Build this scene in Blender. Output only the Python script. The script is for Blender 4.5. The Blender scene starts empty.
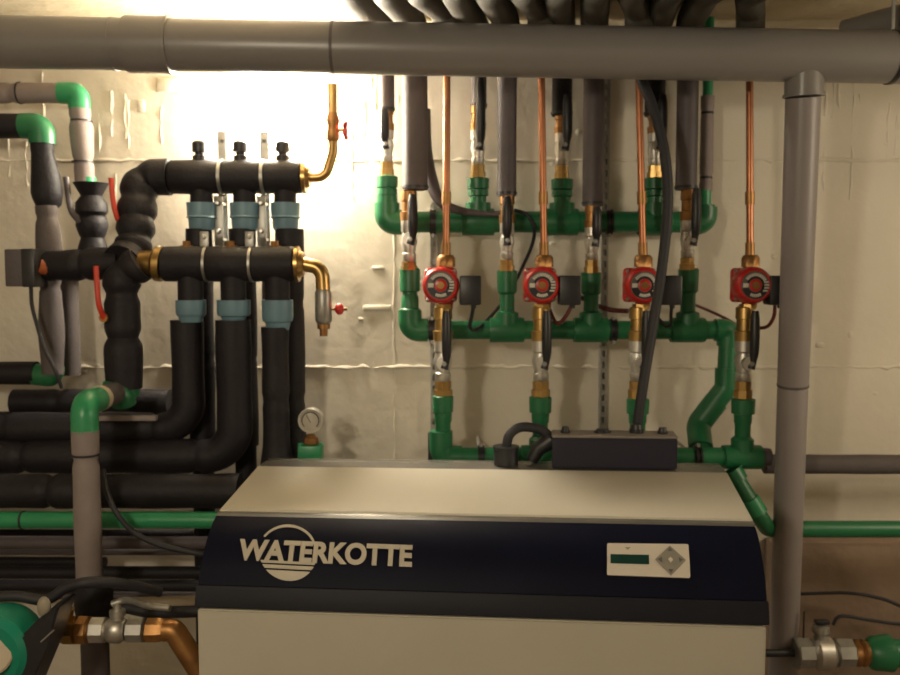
import bpy, bmesh, math, random
from math import radians, pi, sin, cos, atan2
from mathutils import Vector as V, Matrix
random.seed(7)
C = bpy.context.scene.collection
SC = bpy.context.scene

# ------------------------------------------------------------------ camera frame (900x675)
F = 875.0; TH = radians(4); EYE = 1.55; CX = 450.0; CY = 337.5
ct, st = cos(TH), sin(TH)
def A(px, py, d):
    a = (px-CX)/F; b = (CY-py)/F
    t = d/(ct+b*st)
    return V((a*t, d, EYE+(-st+b*ct)*t))
def proj(p):
    x, y, z = p[0], p[1], p[2]-EYE
    d = y*ct-z*st; u = y*st+z*ct
    return (CX+F*x/d, CY-F*u/d)
def S(n, d): return n*d/F            # pixels to metres at distance d
def col(px, ys, d):
    """points of one truly vertical line"""
    m = A(px, sum(ys)/len(ys), d).x
    return [V((m, d, A(px, y, d).z)) for y in ys]
def row(py, xs, d):
    z = A(sum(xs)/len(xs), py, d).z
    return [V((A(x, py, d).x, d, z)) for x in xs]

# ------------------------------------------------------------------ materials
def mat(name, rgb, rough=.6, metal=0., var=.12, nscale=14., bump=.0, bscale=60., rgb2=None, spec=.5, coat=0., stretch=None):
    m = bpy.data.materials.new(name); m.use_nodes = True
    nt = m.node_tree; N = nt.nodes; L = nt.links
    b = N['Principled BSDF']
    b.inputs['Roughness'].default_value = rough; b.inputs['Metallic'].default_value = metal
    b.inputs['Specular IOR Level'].default_value = spec
    b.inputs['Coat Weight'].default_value = coat
    tc = N.new('ShaderNodeTexCoord'); src = tc.outputs['Object']
    if stretch:
        mp = N.new('ShaderNodeMapping'); mp.inputs['Scale'].default_value = stretch
        L.new(src, mp.inputs['Vector']); src = mp.outputs['Vector']
    n = N.new('ShaderNodeTexNoise'); n.inputs['Scale'].default_value = nscale; n.inputs['Detail'].default_value = 4
    L.new(src, n.inputs['Vector'])
    r = N.new('ShaderNodeValToRGB')
    c2 = rgb2 if rgb2 else tuple(max(0, c*(1-var*2)) for c in rgb)
    r.color_ramp.elements[0].position = .32; r.color_ramp.elements[0].color = (*c2, 1)
    r.color_ramp.elements[1].position = .68; r.color_ramp.elements[1].color = (*rgb, 1)
    L.new(n.outputs['Fac'], r.inputs['Fac']); L.new(r.outputs['Color'], b.inputs['Base Color'])
    if bump:
        n2 = N.new('ShaderNodeTexNoise'); n2.inputs['Scale'].default_value = bscale; n2.inputs['Detail'].default_value = 3
        L.new(src, n2.inputs['Vector'])
        bp = N.new('ShaderNodeBump'); bp.inputs['Strength'].default_value = bump; bp.inputs['Distance'].default_value = .01
        L.new(n2.outputs['Fac'], bp.inputs['Height']); L.new(bp.outputs['Normal'], b.inputs['Normal'])
    return m
M = {}
M['wall'] = mat('painted_concrete', (.66, .60, .50), .6, 0, .04, 5, .2, 26, spec=.3)
M['side'] = mat('side_wall_plaster', (.66, .60, .50), .85, 0, .05, 5, .3, 22)
M['plinth'] = mat('bare_plinth_concrete', (.27, .185, .125), .85, 0, .12, 9, .4, 30)
M['ceil'] = mat('ceiling_concrete', (.50, .42, .29), .85, 0, .1, 7, .5, 30)
M['floor'] = mat('floor_screed', (.20, .16, .13), .8, 0, .15, 6, .3, 30)
M['drain'] = mat('grey_drain_plastic', (.20, .185, .175), .32, 0, .03, 4, .0, spec=.5)
M['stand'] = mat('grey_pipe_sleeve', (.24, .21, .205), .42, 0, .04, 8)
M['greyfoam'] = mat('grey_foam', (.095, .078, .077), .75, 0, .06, 20, .12, 90)
M['greypipe'] = mat('light_grey_foam', (.25, .205, .195), .7, 0, .06, 20, .1, 90)
M['foam'] = mat('black_rubber_foam', (.0135, .011, .0145), .6, 0, .15, 25, .15, 110, spec=.35)
M['riser'] = mat('dark_foam_sleeve', (.10, .082, .088), .55, 0, .08, 25, .1, 110)
M['ceilfoam'] = mat('olive_brown_foam', (.060, .052, .040), .7, 0, .1, 22, .1, 100, spec=.25)
M['black'] = mat('black_plastic', (.018, .018, .021), .4, 0, .1, 20)
M['cable'] = mat('cable_rubber', (.020, .019, .024), .6, 0, .1, 20)
M['redcable'] = mat('dark_red_cable', (.13, .022, .022), .5, 0, .1, 20)
M['green'] = mat('green_plastic_pipe', (.018, .155, .062), .38, 0, .08, 12, .03, 60)
M['green2'] = mat('bright_green_plastic', (.03, .27, .115), .35, 0, .06, 12)
M['teal'] = mat('blue_grey_collar', (.14, .25, .32), .42, 0, .07, 20)
M['copper'] = mat('copper', (.44, .18, .09), .35, .9, .12, 18)
M['brass'] = mat('brass', (.52, .33, .12), .3, .9, .15, 24)
M['agedbrass'] = mat('aged_brass', (.40, .20, .07), .42, .75, .2, 24)
M['chrome'] = mat('nickel_plate', (.66, .63, .58), .42, .9, .1, 30)
M['steel'] = mat('zinc_steel', (.42, .41, .38), .42, .8, .12, 30)
M['red'] = mat('red_enamel', (.50, .018, .016), .32, 0, .08, 16, coat=.3)
M['redlever'] = mat('red_lever_grip', (.62, .045, .018), .4, 0, .08, 16)
M['plate'] = mat('grey_rating_plate', (.13, .125, .12), .45, 0, .1, 60)
M['platewhite'] = mat('plate_white', (.62, .58, .50), .45, 0, .05, 60)
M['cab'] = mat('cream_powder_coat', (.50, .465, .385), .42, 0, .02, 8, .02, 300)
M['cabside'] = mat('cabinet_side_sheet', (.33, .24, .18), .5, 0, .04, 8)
M['band'] = mat('dark_fascia', (.0045, .0055, .017), .5, 0, .1, 10, .02, 300, spec=.1)
M['bandlow'] = mat('dark_fascia_lip', (.012, .012, .019), .5, 0, .1, 10, spec=.18)
M['trim'] = mat('grey_edge_trim', (.22, .21, .19), .25, .4, .08, 20)
M['letter'] = mat('cream_lettering', (.52, .47, .38), .5, 0, .03, 20)
M['panel'] = mat('control_plate', (.66, .60, .52), .4, 0, .02, 20)
M['lcd'] = mat('green_display', (.016, .055, .045), .15, 0, .1, 40)
M['btn'] = mat('grey_button', (.28, .26, .22), .5, 0, .05, 40)
M['gearbox'] = mat('dark_enclosure', (.020, .019, .034), .5, 0, .08, 12, spec=.3)
M['geartop'] = mat('enclosure_lid', (.23, .20, .18), .5, 0, .06, 12)
M['gpump'] = mat('teal_pump_enamel', (.006, .22, .14), .35, 0, .08, 16)
M['cream'] = mat('cream_plastic', (.50, .42, .31), .45, 0, .05, 16)
M['tag'] = mat('pale_tag', (.32, .28, .21), .5, 0, .1, 16)
M['gaugeface'] = mat('gauge_dial', (.52, .48, .42), .35, 0, .06, 40)
M['orange'] = mat('orange_joint', (.50, .12, .03), .5, 0, .2, 30)
def emis(name, rgb, s):
    m = bpy.data.materials.new(name); m.use_nodes = True
    b = m.node_tree.nodes['Principled BSDF']
    b.inputs['Base Color'].default_value = (.8, .8, .75, 1)
    b.inputs['Emission Color'].default_value = (*rgb, 1); b.inputs['Emission Strength'].default_value = s
    n = m.node_tree.nodes.new('ShaderNodeTexNoise'); n.inputs['Scale'].default_value = 30
    m.node_tree.links.new(n.outputs['Fac'], b.inputs['Roughness'])
    return m
LAMP_E = 150.0
M['lamp'] = emis('lit_frosted_glass', (1, .90, .72), LAMP_E)
def glass(name, rgb, rough=.05):
    m = bpy.data.materials.new(name); m.use_nodes = True
    nt = m.node_tree; b = nt.nodes['Principled BSDF']
    b.inputs['Base Color'].default_value = (*rgb, 1); b.inputs['Roughness'].default_value = rough
    b.inputs['Transmission Weight'].default_value = 1.; b.inputs['IOR'].default_value = 1.45
    n = nt.nodes.new('ShaderNodeTexNoise'); n.inputs['Scale'].default_value = 40
    r = nt.nodes.new('ShaderNodeMapRange'); r.inputs['To Min'].default_value = rough; r.inputs['To Max'].default_value = rough+.06
    nt.links.new(n.outputs['Fac'], r.inputs['Value']); nt.links.new(r.outputs['Result'], b.inputs['Roughness'])
    return m
M['glass'] = glass('clear_glass', (.95, .93, .88))
M['sight'] = glass('sight_glass', (.9, .75, .55), .12)

# ------------------------------------------------------------------ mesh helpers
def sweep(bm, pts, rad, seg=20, caps=True, fixed=None):
    pts = [V(p) for p in pts]; n = len(pts)
    if not isinstance(rad, (list, tuple)): rad = [rad]*n
    def tan(i):
        a = i-1
        while a >= 0 and (pts[i]-pts[a]).length < 1e-7: a -= 1
        b = i+1
        while b < n and (pts[b]-pts[i]).length < 1e-7: b += 1
        t = V((0, 0, 0))
        if a >= 0: t += (pts[i]-pts[a]).normalized()
        if b < n: t += (pts[b]-pts[i]).normalized()
        return t.normalized() if t.length > 1e-9 else V((0, 0, 1))
    T = [fixed]*n if fixed else [tan(i) for i in range(n)]
    up = V((0, 0, 1)) if abs(T[0].z) < .9 else V((0, 1, 0))
    x = T[0].cross(up).normalized(); rings = []
    for i in range(n):
        x = (x-T[i]*x.dot(T[i]))
        x = x.normalized() if x.length > 1e-6 else T[i].orthogonal().normalized()
        y = T[i].cross(x)
        rings.append([bm.verts.new(pts[i]+(x*cos(2*pi*k/seg)+y*sin(2*pi*k/seg))*rad[i]) for k in range(seg)])
    for i in range(n-1):
        for k in range(seg):
            k2 = (k+1) % seg
            bm.faces.new((rings[i][k], rings[i][k2], rings[i+1][k2], rings[i+1][k]))
    if caps:
        bm.faces.new(rings[0][::-1]); bm.faces.new(rings[-1])
    return bm
def prof(bm, p0, p1, pr, seg=20):
    """lathe between p0 and p1: pr = [(fraction, radius)]"""
    p0, p1 = V(p0), V(p1)
    return sweep(bm, [p0.lerp(p1, t) for t, r in pr], [r for t, r in pr], seg, fixed=(p1-p0).normalized())
def fil(pts, r, n=8):
    pts = [V(p) for p in pts]; out = [pts[0]]
    for i in range(1, len(pts)-1):
        a, b, c = pts[i-1], pts[i], pts[i+1]
        u, w = (a-b), (c-b); l = min(u.length, w.length)*.49
        u.normalize(); w.normalize(); ang = u.angle(w)
        if ang > 3.1: out.append(b); continue
        d = min(r/math.tan(ang/2), l); rr = d*math.tan(ang/2)
        cen = b+(u+w).normalized()*(rr/sin(ang/2))
        s, e = b+u*d-cen, b+w*d-cen
        for k in range(n+1):
            t = k/n; g = max(s.angle(e), 1e-4); q = (s*sin((1-t)*g)+e*sin(t*g))/sin(g)
            out.append(cen+q)
    out.append(pts[-1]); return out
def smooth(pts, n=8):
    pts = [V(p) for p in pts]; P = [pts[0]*2-pts[1]]+pts+[pts[-1]*2-pts[-2]]; out = []
    for i in range(1, len(P)-2):
        for k in range(n):
            t = k/n; a, b, c, d = P[i-1:i+3]
            out.append(.5*((2*b)+(c-a)*t+(2*a-5*b+4*c-d)*t*t+(3*b-a-3*c+d)*t**3))
    out.append(pts[-1]); return out
def resample(pts, step):
    out = [pts[0].copy()]
    for i in range(len(pts)-1):
        L = (pts[i+1]-pts[i]).length; k = max(1, int(L/step))
        for j in range(1, k+1): out.append(pts[i].lerp(pts[i+1], j/k))
    return out
def foam(bm, pts, r, seams=(), gap=.014, amp=.06, seg=22, step=.008, pinch=.16):
    """insulation sleeve with slight bulges, pinched where two lengths meet (seams = fractions)"""
    P = resample([V(p) for p in pts], step); L = [0]
    for i in range(1, len(P)): L.append(L[-1]+(P[i]-P[i-1]).length)
    tot = L[-1]; rr = []; ph = random.random()*6
    for l in L:
        k = 1+amp*.35*sin(l*31+ph)
        for s in seams:
            d = abs(l-s*tot)
            if d < gap: k *= 1-pinch*(1-d/gap)
        rr.append(r*k)
    return sweep(bm, P, rr, seg)
def box(bm, c, s, rot=None, bev=0., bseg=2):
    r = bmesh.ops.create_cube(bm, size=1.0); vs = r['verts']
    bmesh.ops.scale(bm, vec=V(s), verts=vs)
    if bev:
        es = list({e for v in vs for e in v.link_edges})
        o = bmesh.ops.bevel(bm, geom=es, offset=bev, segments=bseg, profile=.5, affect='EDGES')
        vs = list({v for f in o['faces'] for v in f.verts} | {v for v in vs if v.is_valid})
    if rot: bmesh.ops.transform(bm, matrix=rot, verts=vs)
    bmesh.ops.translate(bm, vec=V(c), verts=vs)
    return bm
def ball(bm, c, r, sc=(1, 1, 1), seg=20):
    o = bmesh.ops.create_uvsphere(bm, u_segments=seg, v_segments=seg//2, radius=r)
    bmesh.ops.scale(bm, vec=V(sc), verts=o['verts']); bmesh.ops.translate(bm, vec=V(c), verts=o['verts'])
    return bm
B = bmesh.new
def world_loc(o):
    l = V((0, 0, 0))
    while o: l += o.location; o = o.parent
    return l
def part(name, bm, m, parent=None, ang=38, label=None):
    off = world_loc(parent)
    bmesh.ops.translate(bm, vec=-off, verts=bm.verts)
    bmesh.ops.recalc_face_normals(bm, faces=bm.faces)
    me = bpy.data.meshes.new(name); bm.to_mesh(me); bm.free()
    me.materials.append(M[m] if isinstance(m, str) else m)
    me.shade_smooth(); me.set_sharp_from_angle(angle=radians(ang))
    o = bpy.data.objects.new(name, me); C.objects.link(o); o.parent = parent
    if label: o['label'] = label
    return o
def thing(name, label, cat, loc=(0, 0, 0), group=None):
    o = bpy.data.objects.new(name, None); C.objects.link(o); o.location = V(loc); o.empty_display_size = .05
    o['label'] = label; o['category'] = cat
    if group: o['group'] = group
    return o
def mono(name, bm, m, label, cat, group=None, ang=38):
    xs = [v.co.x for v in bm.verts]; ys = [v.co.y for v in bm.verts]; zs = [v.co.z for v in bm.verts]
    base = V(((min(xs)+max(xs))/2, (min(ys)+max(ys))/2, min(zs)))
    bmesh.ops.translate(bm, vec=-base, verts=bm.verts)
    o = part(name, bm, m, None, ang); o.location = base
    o['label'] = label; o['category'] = cat
    if group: o['group'] = group
    return o
def struct(name, bm, m):
    o = part(name, bm, m); o['kind'] = 'structure'; return o
UP = V((0, 0, 1)); FW = V((0, -1, 0)); RT = V((1, 0, 0))

# ------------------------------------------------------------------ the room
WY = 2.4; CEIL = EYE+.665; X0, X1, Y0 = -2.7, 2.4, -2.0
def lump(bm, pts, r, jit=.5, seg=8, step=.02):
    P = resample(pts, step); sweep(bm, [p+V((random.uniform(-.003, .003), 0, random.uniform(-.003, .003))) for p in P],
                                    [max(.0004, r*(1+random.uniform(-jit, jit))) for p in P], seg)
bm = B(); box(bm, ((X0+X1)/2, WY+.1, CEIL/2), (X1-X0+.4, .2, CEIL))
for py in (160.5, 367): lump(bm, [A(-300, py, WY+.001), A(1250, py, WY+.001)], .0042, .8)
for px, a, b in ((394.5, 222, 560), (118, 175, 380), (852, 75, 200)): lump(bm, col(px, (a, b), WY+.0015), .003, .5)
for _ in range(34):                                     # runs in the old paint
    x = random.choice([random.uniform(-10, 180), random.uniform(800, 900), random.uniform(300, 420)])
    y = random.uniform(72, 150); lump(bm, col(x, (y, y+random.uniform(10, 70)), WY+.0015), .0030, .7)
for _ in range(40):                                     # blisters
    p = A(random.uniform(-20, 920), random.uniform(80, 460), WY+.001); s = random.uniform(.003, .009)
    ball(bm, p, s, (1.5, .4, random.uniform(.6, 2)), 8)
for px, py, w, h in ((377, 308, 28, 6), (168, 85, 22, 14), (141, 106, 8, 12), (378, 268, 12, 4), (820, 345, 8, 5)):
    box(bm, A(px, py, WY), (S(w, WY), .008, S(h, WY)), bev=.0035)
struct('wall_back', bm, 'wall')
bm = B(); box(bm, (X0-.1, (Y0+WY)/2, CEIL/2), (.2, WY-Y0, CEIL)); struct('wall_left', bm, 'side')
bm = B(); box(bm, (X1+.1, (Y0+WY)/2, CEIL/2), (.2, WY-Y0, CEIL)); struct('wall_right', bm, 'side')
bm = B(); box(bm, ((X0+X1)/2, Y0-.1, CEIL/2), (X1-X0+.4, .2, CEIL)); struct('wall_front', bm, 'side')
bm = B(); box(bm, ((X0+X1)/2, (Y0+WY)/2, -.1), (X1-X0+.4, WY-Y0+.4, .2)); struct('floor', bm, 'floor')
bm = B(); box(bm, ((X0+X1)/2, (Y0+WY)/2, CEIL+.1), (X1-X0+.4, WY-Y0+.4, .2)); struct('ceiling', bm, 'ceil')
zt = A(850, 541, 2.36).z
bm = B(); xl = A(770, 541, 2.36).x; box(bm, ((xl+X1)/2, 2.375, zt/2), (X1-xl, .05, zt), bev=.006); struct('trim_1', bm, 'plinth')

# ------------------------------------------------------------------ overhead drain pipe and standpipe
OY = 1.95
a, b = A(-420, 35, OY), A(1400, 66, OY)
def on(px):                                   # axis point below an image column
    t = (A(px, 50, OY).x-a.x)/(b.x-a.x); return a.lerp(b, t)
R0 = S(25, OY)
t = thing('drain_pipe', 'thick grey plastic drain pipe running across under the ceiling', 'pipe', on(450))
part('pipe_run', sweep(B(), [a, b], R0, 40), 'drain', t)
for p, q in ((128, 172), (640, 642)):
    if q-p < 10: continue
    part('socket', prof(B(), on(p), on(q), [(0, R0*1.02), (0, R0*1.09), (.93, R0*1.09), (.93, R0*1.13), (1, R0*1.13), (1, R0*1.0)], 40), 'drain', t)
part('joint_ring', prof(B(), on(332), on(335), [(0, R0), (0, R0*1.015), (1, R0*1.015), (1, R0)], 40), 'riser', t, label='dark joint line')
part('joint_ring', prof(B(), on(113), on(116), [(0, R0), (0, R0*1.02), (1, R0*1.02), (1, R0)], 40), 'drain', t)
sp0, sp1 = A(804, 74, 1.95), A(782, 690, 2.17); sp1 = sp0.lerp(sp1, 1.0)
fl = sp0+(sp1-sp0)*(sp0.z/(sp0.z-sp1.z))
RS = S(16.6, 1.97)
part('branch_socket', prof(B(), A(804.5, 66, 1.95), A(804, 97, 1.955), [(0, RS*1.1), (.9, RS*1.1), (.9, RS*1.2), (1, RS*1.2), (1, RS)], 32), 'drain', t)
t = thing('pipe_hanger', 'dark metal strap hanger round the right end of the overhead drain pipe', 'pipe hanger', on(892))
part('strap', prof(B(), on(890), on(894), [(0, R0), (0, R0*1.04), (1, R0*1.04), (1, R0)], 40), 'black', t)
part('hanger_rod', sweep(B(), [on(892)+V((0, 0, R0)), V((on(892).x, OY, CEIL))], .004, 10), 'steel', t)

t = thing('standpipe', 'tall grey upright pipe right of the heat pump and last red pump', 'pipe', fl)
jp = A(791, 388, 2.02); u = (sp0.z-jp.z)/(sp0.z-fl.z)
k0 = (sp0.z-A(804, 98, 1.955).z)/(sp0.z-fl.z)
part('upper_length', sweep(B(), [sp0.lerp(fl, k0), sp0.lerp(fl, u-.001)], [RS, RS*.95], 32), 'stand', t)
part('lower_length', sweep(B(), [sp0.lerp(fl, u), sp0.lerp(fl, u+.004), fl], [RS*.86, RS*.93, RS*.93], 32), 'stand', t)
part('joint_ring', prof(B(), sp0.lerp(fl, u-.003), sp0.lerp(fl, u), [(0, RS*.9), (0, RS*.97), (1, RS*.97), (1, RS*.85)], 32), 'riser', t)

# grey branch leaving the overhead pipe toward the right, near the ceiling
mono('ceiling_pipe', sweep(B(), [A(845, 34, 2.12), A(905, 18, 2.02), A(1050, -60, 1.7)], S(14, 2.05), 24), 'drain',
     'grey pipe against the ceiling slanting away at the top right corner', 'pipe')

# ------------------------------------------------------------------ insulated risers that turn over the ceiling
ZC = CEIL-.036
def over(x, d, p0, q):
    m = (q-450)*1.99/F                       # where the pipe passes above the drain pipe
    P = fil([p0, V((x, d, ZC)), V((m, 1.99, ZC))], .05, 8)
    return P+[V((m*2.3+.12, Y0+.02, ZC))]
def riser(px, y0, d, rpx, fan, label, m='riser', top=None, bot_r=None):
    p = col(px, (y0, 75), d); r = S(rpx, d); rc = .033
    P = over(p[0].x, d, p[0], fan)
    t = thing('insulated_pipe', label, 'pipe', p[0], 'insulated pipes rising to the ceiling')
    i = next(k for k, q in enumerate(P) if q.z > ZC-.052)
    part('foam_sleeve', sweep(B(), P[:i+1], r, 24), m, t)
    part('ceiling_sleeve', sweep(B(), P[i:], .0345, 24), 'ceilfoam', t, label='olive brown foam length under the ceiling')
    part('sleeve_tie', prof(B(), p[0]+UP*.004, p[0]+UP*.010, [(0, r), (0, r*1.09), (1, r*1.09), (1, r)], 20), 'black', t)
    return t
riser(415, 190, 2.22, 12.5, 388, 'thick grey insulated pipe at the edge of the lamp glare, above the leftmost lower valve', 'greyfoam')
riser(507, 196, 2.22, 9.5, 488, 'grey insulated pipe rising between the two left red pumps')
riser(593, 206, 2.22, 10, 592, 'dark insulated pipe rising between the two middle red pumps')
riser(687, 190, 2.22, 10.5, 700, 'dark insulated pipe rising right of the thick black cable')
def stub(px, y0, d, rpx, fan, label, m):
    return riser(px, y0, d, rpx, fan, label, m)
stub(387, 112, 2.31, 7.5, 352, 'narrow insulated pipe above the valve at the left end of the upper green manifold', 'greyfoam')
stub(479, 108, 2.31, 7.5, 455, 'narrow dark insulated pipe just right of the first copper pipe', 'riser')
stub(562, 116, 2.31, 10, 556, 'short black insulated pipe left of the dark pipe between the middle pumps', 'foam')
stub(655, 116, 2.31, 10, 662, 'short black insulated pipe crossed by the thick black cable', 'foam')

# ------------------------------------------------------------------ green manifolds
def gtube(bm, pts, rpx, d): return sweep(bm, pts, S(rpx, d), 24)
def socket(bm, p, axis, L, r, k=1.28):
    axis = V(axis).normalized()
    return prof(bm, p-axis*L/2, p+axis*L/2, [(0, r), (0, r*k*.97), (.06, r*k), (.94, r*k), (1, r*k*.97), (1, r)], 24)
def clamp(parent, px, py, d, rpx, lab=None):
    c = A(px, py, d); r = S(rpx, d)
    k = part('pipe_clamp', prof(B(), c-RT*.008, c+RT*.008, [(0, r), (0, r*1.2), (.3, r*1.2), (.3, r*1.1), (.7, r*1.1), (.7, r*1.2), (1, r*1.2), (1, r)], 24), 'black', parent)
    bm = B(); sweep(bm, [c+V((0, r, 0)), V((c.x, WY, c.z))], .0045, 10)
    for s in (-1, 1): prof(bm, c+V((0, -r*.2, s*r*1.1)), c+V((0, -r*.2, s*r*1.45)), [(0, .006), (1, .006)], 6)
    part('clamp_screw', bm, 'steel', k)
    return k

# upper manifold
d = 2.31; y = 222; r = S(10.5, d)
t = thing('green_manifold', 'upper green plastic manifold pipe running behind the copper pipes', 'pipe', A(545, y, d), 'green plastic manifolds')
bm = B(); L0, Lr = A(387, y, d), A(704, y, d)
top0 = col(387, (208,), d)[0]
sweep(bm, fil([V((L0.x, d, A(387, 196, d).z)), V((L0.x, d, L0.z)), V((Lr.x, d, L0.z)), V((Lr.x, d, A(704, 205, d).z))], .026, 8), r, 24)
part('pipe_run', bm, 'green', t)
bm = B(); sweep(bm, fil([V((L0.x, d, A(387, 203, d).z)), V((L0.x, d, L0.z)), V((A(404, y, d).x, d, L0.z))], .03, 8), r*1.2, 24)
part('elbow', bm, 'green', t)
bm = B(); sweep(bm, fil([V((A(690, y, d).x, d, L0.z)), V((Lr.x, d, L0.z)), V((Lr.x, d, A(704, 207, d).z))], .028, 8), r*1.2, 24)
part('elbow', bm, 'green', t)
for px, yb in ((387, 176), (478, 178), (562, 179), (655, 178)):
    x = A(px, 200, d).x; z = lambda q: A(px, q, d).z
    if px != 387:
        bm = B(); socket(bm, V((x, d, L0.z)), RT, S(32, d), r)
        prof(bm, V((x, d, L0.z)), V((x, d, z(203))), [(0, r*1.2), (1, r*1.2)], 24)
        part('tee', bm, 'green', t)
    bm = B(); prof(bm, V((x, d, z(205))), V((x, d, z(yb))), [(0, r*.78), (.30, r*.78), (.34, r*.98), (.55, r*.98), (.58, r*.85), (.6, r*1.02), (.97, r*1.05), (1, r*.9)], 24)
    part('threaded_socket', bm, 'green', t)
for px in (433, 609): clamp(t, px, y, d, 10.5)
# the thin grey sleeve at its right end
x = Lr.x
bm = B(); P = [V((x, d, A(704, 208, d).z)), V((x, d, A(704, 190, d).z))]
sweep(bm, P, r*.62, 20); part('riser_pipe', bm, 'green2', t)
t2 = thing('insulated_pipe', 'slim grey foam covered pipe with black ties, right end of upper green manifold', 'pipe', P[1])
zt_, zb_ = A(706, 96, d).z, A(704, 191, d).z
part('foam_sleeve', foam(B(), [V((x+.003, d, zb_)), V((x+.003, d, zt_))], S(6.5, d), (.14, .82)), 'greypipe', t2)
for f_ in (.14, .82):
    zz = zb_+(zt_-zb_)*f_
    part('cable_tie', prof(B(), V((x+.003, d, zz-.003)), V((x+.003, d, zz+.003)), [(0, .012), (0, .0165), (1, .0165), (1, .012)], 16), 'black', t2)
part('green_end', sweep(B(), [V((x+.003, d, zt_)), V((x+.003, d, CEIL))], S(5, d), 16), 'green2', t2, label='green pipe end above the foam')

# lower manifold with its downward S bend
d = 2.23; y = 330; r = S(9.3, d)
t = thing('green_manifold', 'middle green plastic manifold pipe passing behind the valves under the red pumps', 'pipe', A(560, y, d), 'green plastic manifolds')
zl = A(560, y, d).z; X = lambda q: A(q, y, d).x; Z = lambda q: A(560, q, d).z
sweep_pts = fil([V((X(410), d, Z(312))), V((X(410), d, zl)), V((X(729), d, zl)), V((X(727), d, Z(388))), V((X(700), d, Z(425))), V((X(697), d-.09, Z(463)))], .03, 8)
part('pipe_run', sweep(B(), sweep_pts, r, 24), 'green', t)
part('elbow', sweep(B(), fil([V((X(410), d, Z(310))), V((X(410), d, zl)), V((X(428), d, zl))], .03, 8), r*1.25, 24), 'green', t)
part('elbow', sweep(B(), fil([V((X(715), d, zl)), V((X(729), d, zl)), V((X(728.5), d, Z(346)))], .026, 8), r*1.22, 24), 'green', t)
part('elbow', sweep(B(), fil([V((X(727), d, Z(368))), V((X(727), d, Z(388))), V((X(712), d, Z(408)))], .03, 8), r*1.18, 24), 'green', t)
part('elbow', sweep(B(), fil([V((X(718), d, Z(401))), V((X(700), d, Z(425))), V((X(697.5), d-.05, Z(444)))], .03, 8), r*1.28, 24), 'green', t)
for px, yb in ((408, 300), (507, 270), (591, 272), (688, 268)):
    x = A(px, 300, d).x
    if px != 408:
        bm = B(); socket(bm, V((x, d, zl)), RT, S(34, d), r, 1.35)
        prof(bm, V((x, d, zl)), V((x, d, Z(311))), [(0, r*1.25), (.9, r*1.25), (1, r*.8)], 24)
        part('tee', bm, 'green', t)
        bm = B(); prof(bm, V((x, d, Z(312))), V((x, d, Z(yb))), [(0, r*.8), (.42, r*.8), (.45, r*.92), (.48, r*1.05), (.97, r*1.1), (1, r*.9)], 24)
    else:
        x = X(410)
        bm = B(); prof(bm, V((x, d, Z(316))), V((x, d, Z(268))), [(0, r*1.15), (.14, r*1.15), (.17, r*.95), (.4, r*.95), (.44, r*.8), (.5, r*.8), (.52, r*1.08), (.97, r*1.1), (1, r*.9)], 24)
    part('threaded_socket', bm, 'green', t)
for px in (432, 613): clamp(t, px, y, d, 9.3)

# bottom manifold
d = 2.13; y = 457; r = S(9.8, d)
t = thing('green_manifold', 'lowest green plastic manifold pipe just above the back of the heat pump', 'pipe', A(590, y, d), 'green plastic manifolds')
zl = A(590, y, d).z; X = lambda q: A(q, y, d).x; Z = lambda q: A(560, q, d).z
part('pipe_run', sweep(B(), fil([V((X(441), d, Z(436))), V((X(441), d, zl)), V((X(752), d, zl))], .03, 8), r, 24), 'green', t)
part('elbow', sweep(B(), fil([V((X(441), d, Z(431))), V((X(441), d, zl)), V((X(462), d, zl))], .03, 8), r*1.2, 24), 'green', t)
for px in (540, 640, 742):
    bm = B(); socket(bm, V((X(px), d, zl)), RT, S(38, d), r, 1.25)
    prof(bm, V((X(px), d, zl)), V((X(px), d, Z(436))), [(0, r*1.15), (.85, r*1.15), (1, r*.8)], 24)
    part('tee', bm, 'green', t)
part('end_cap', prof(B(), V((X(759), d, zl)), V((X(770), d, zl)), [(0, r*.7), (0, r*.95), (1, r*.9), (1, r*.5)], 24), 'riser', t, label='dark brown union at the right end')
for px, w, yb in ((443, 1.0, 395), (540, 1.08, 396), (637, 1.08, 398), (742, 1.12, 398)):
    x = X(px)
    bm = B(); prof(bm, V((x, d, Z(438))), V((x, d, Z(yb))), [(0, r*.8), (.35, r*.8), (.40, r*.9), (.6, r*.92), (.62, r*1.05*w), (.97, r*1.08*w), (1, r*.9)], 24)
    part('threaded_socket', bm, 'green', t)
for px in (481, 697): clamp(t, px, y, d, 9.8)

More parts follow.
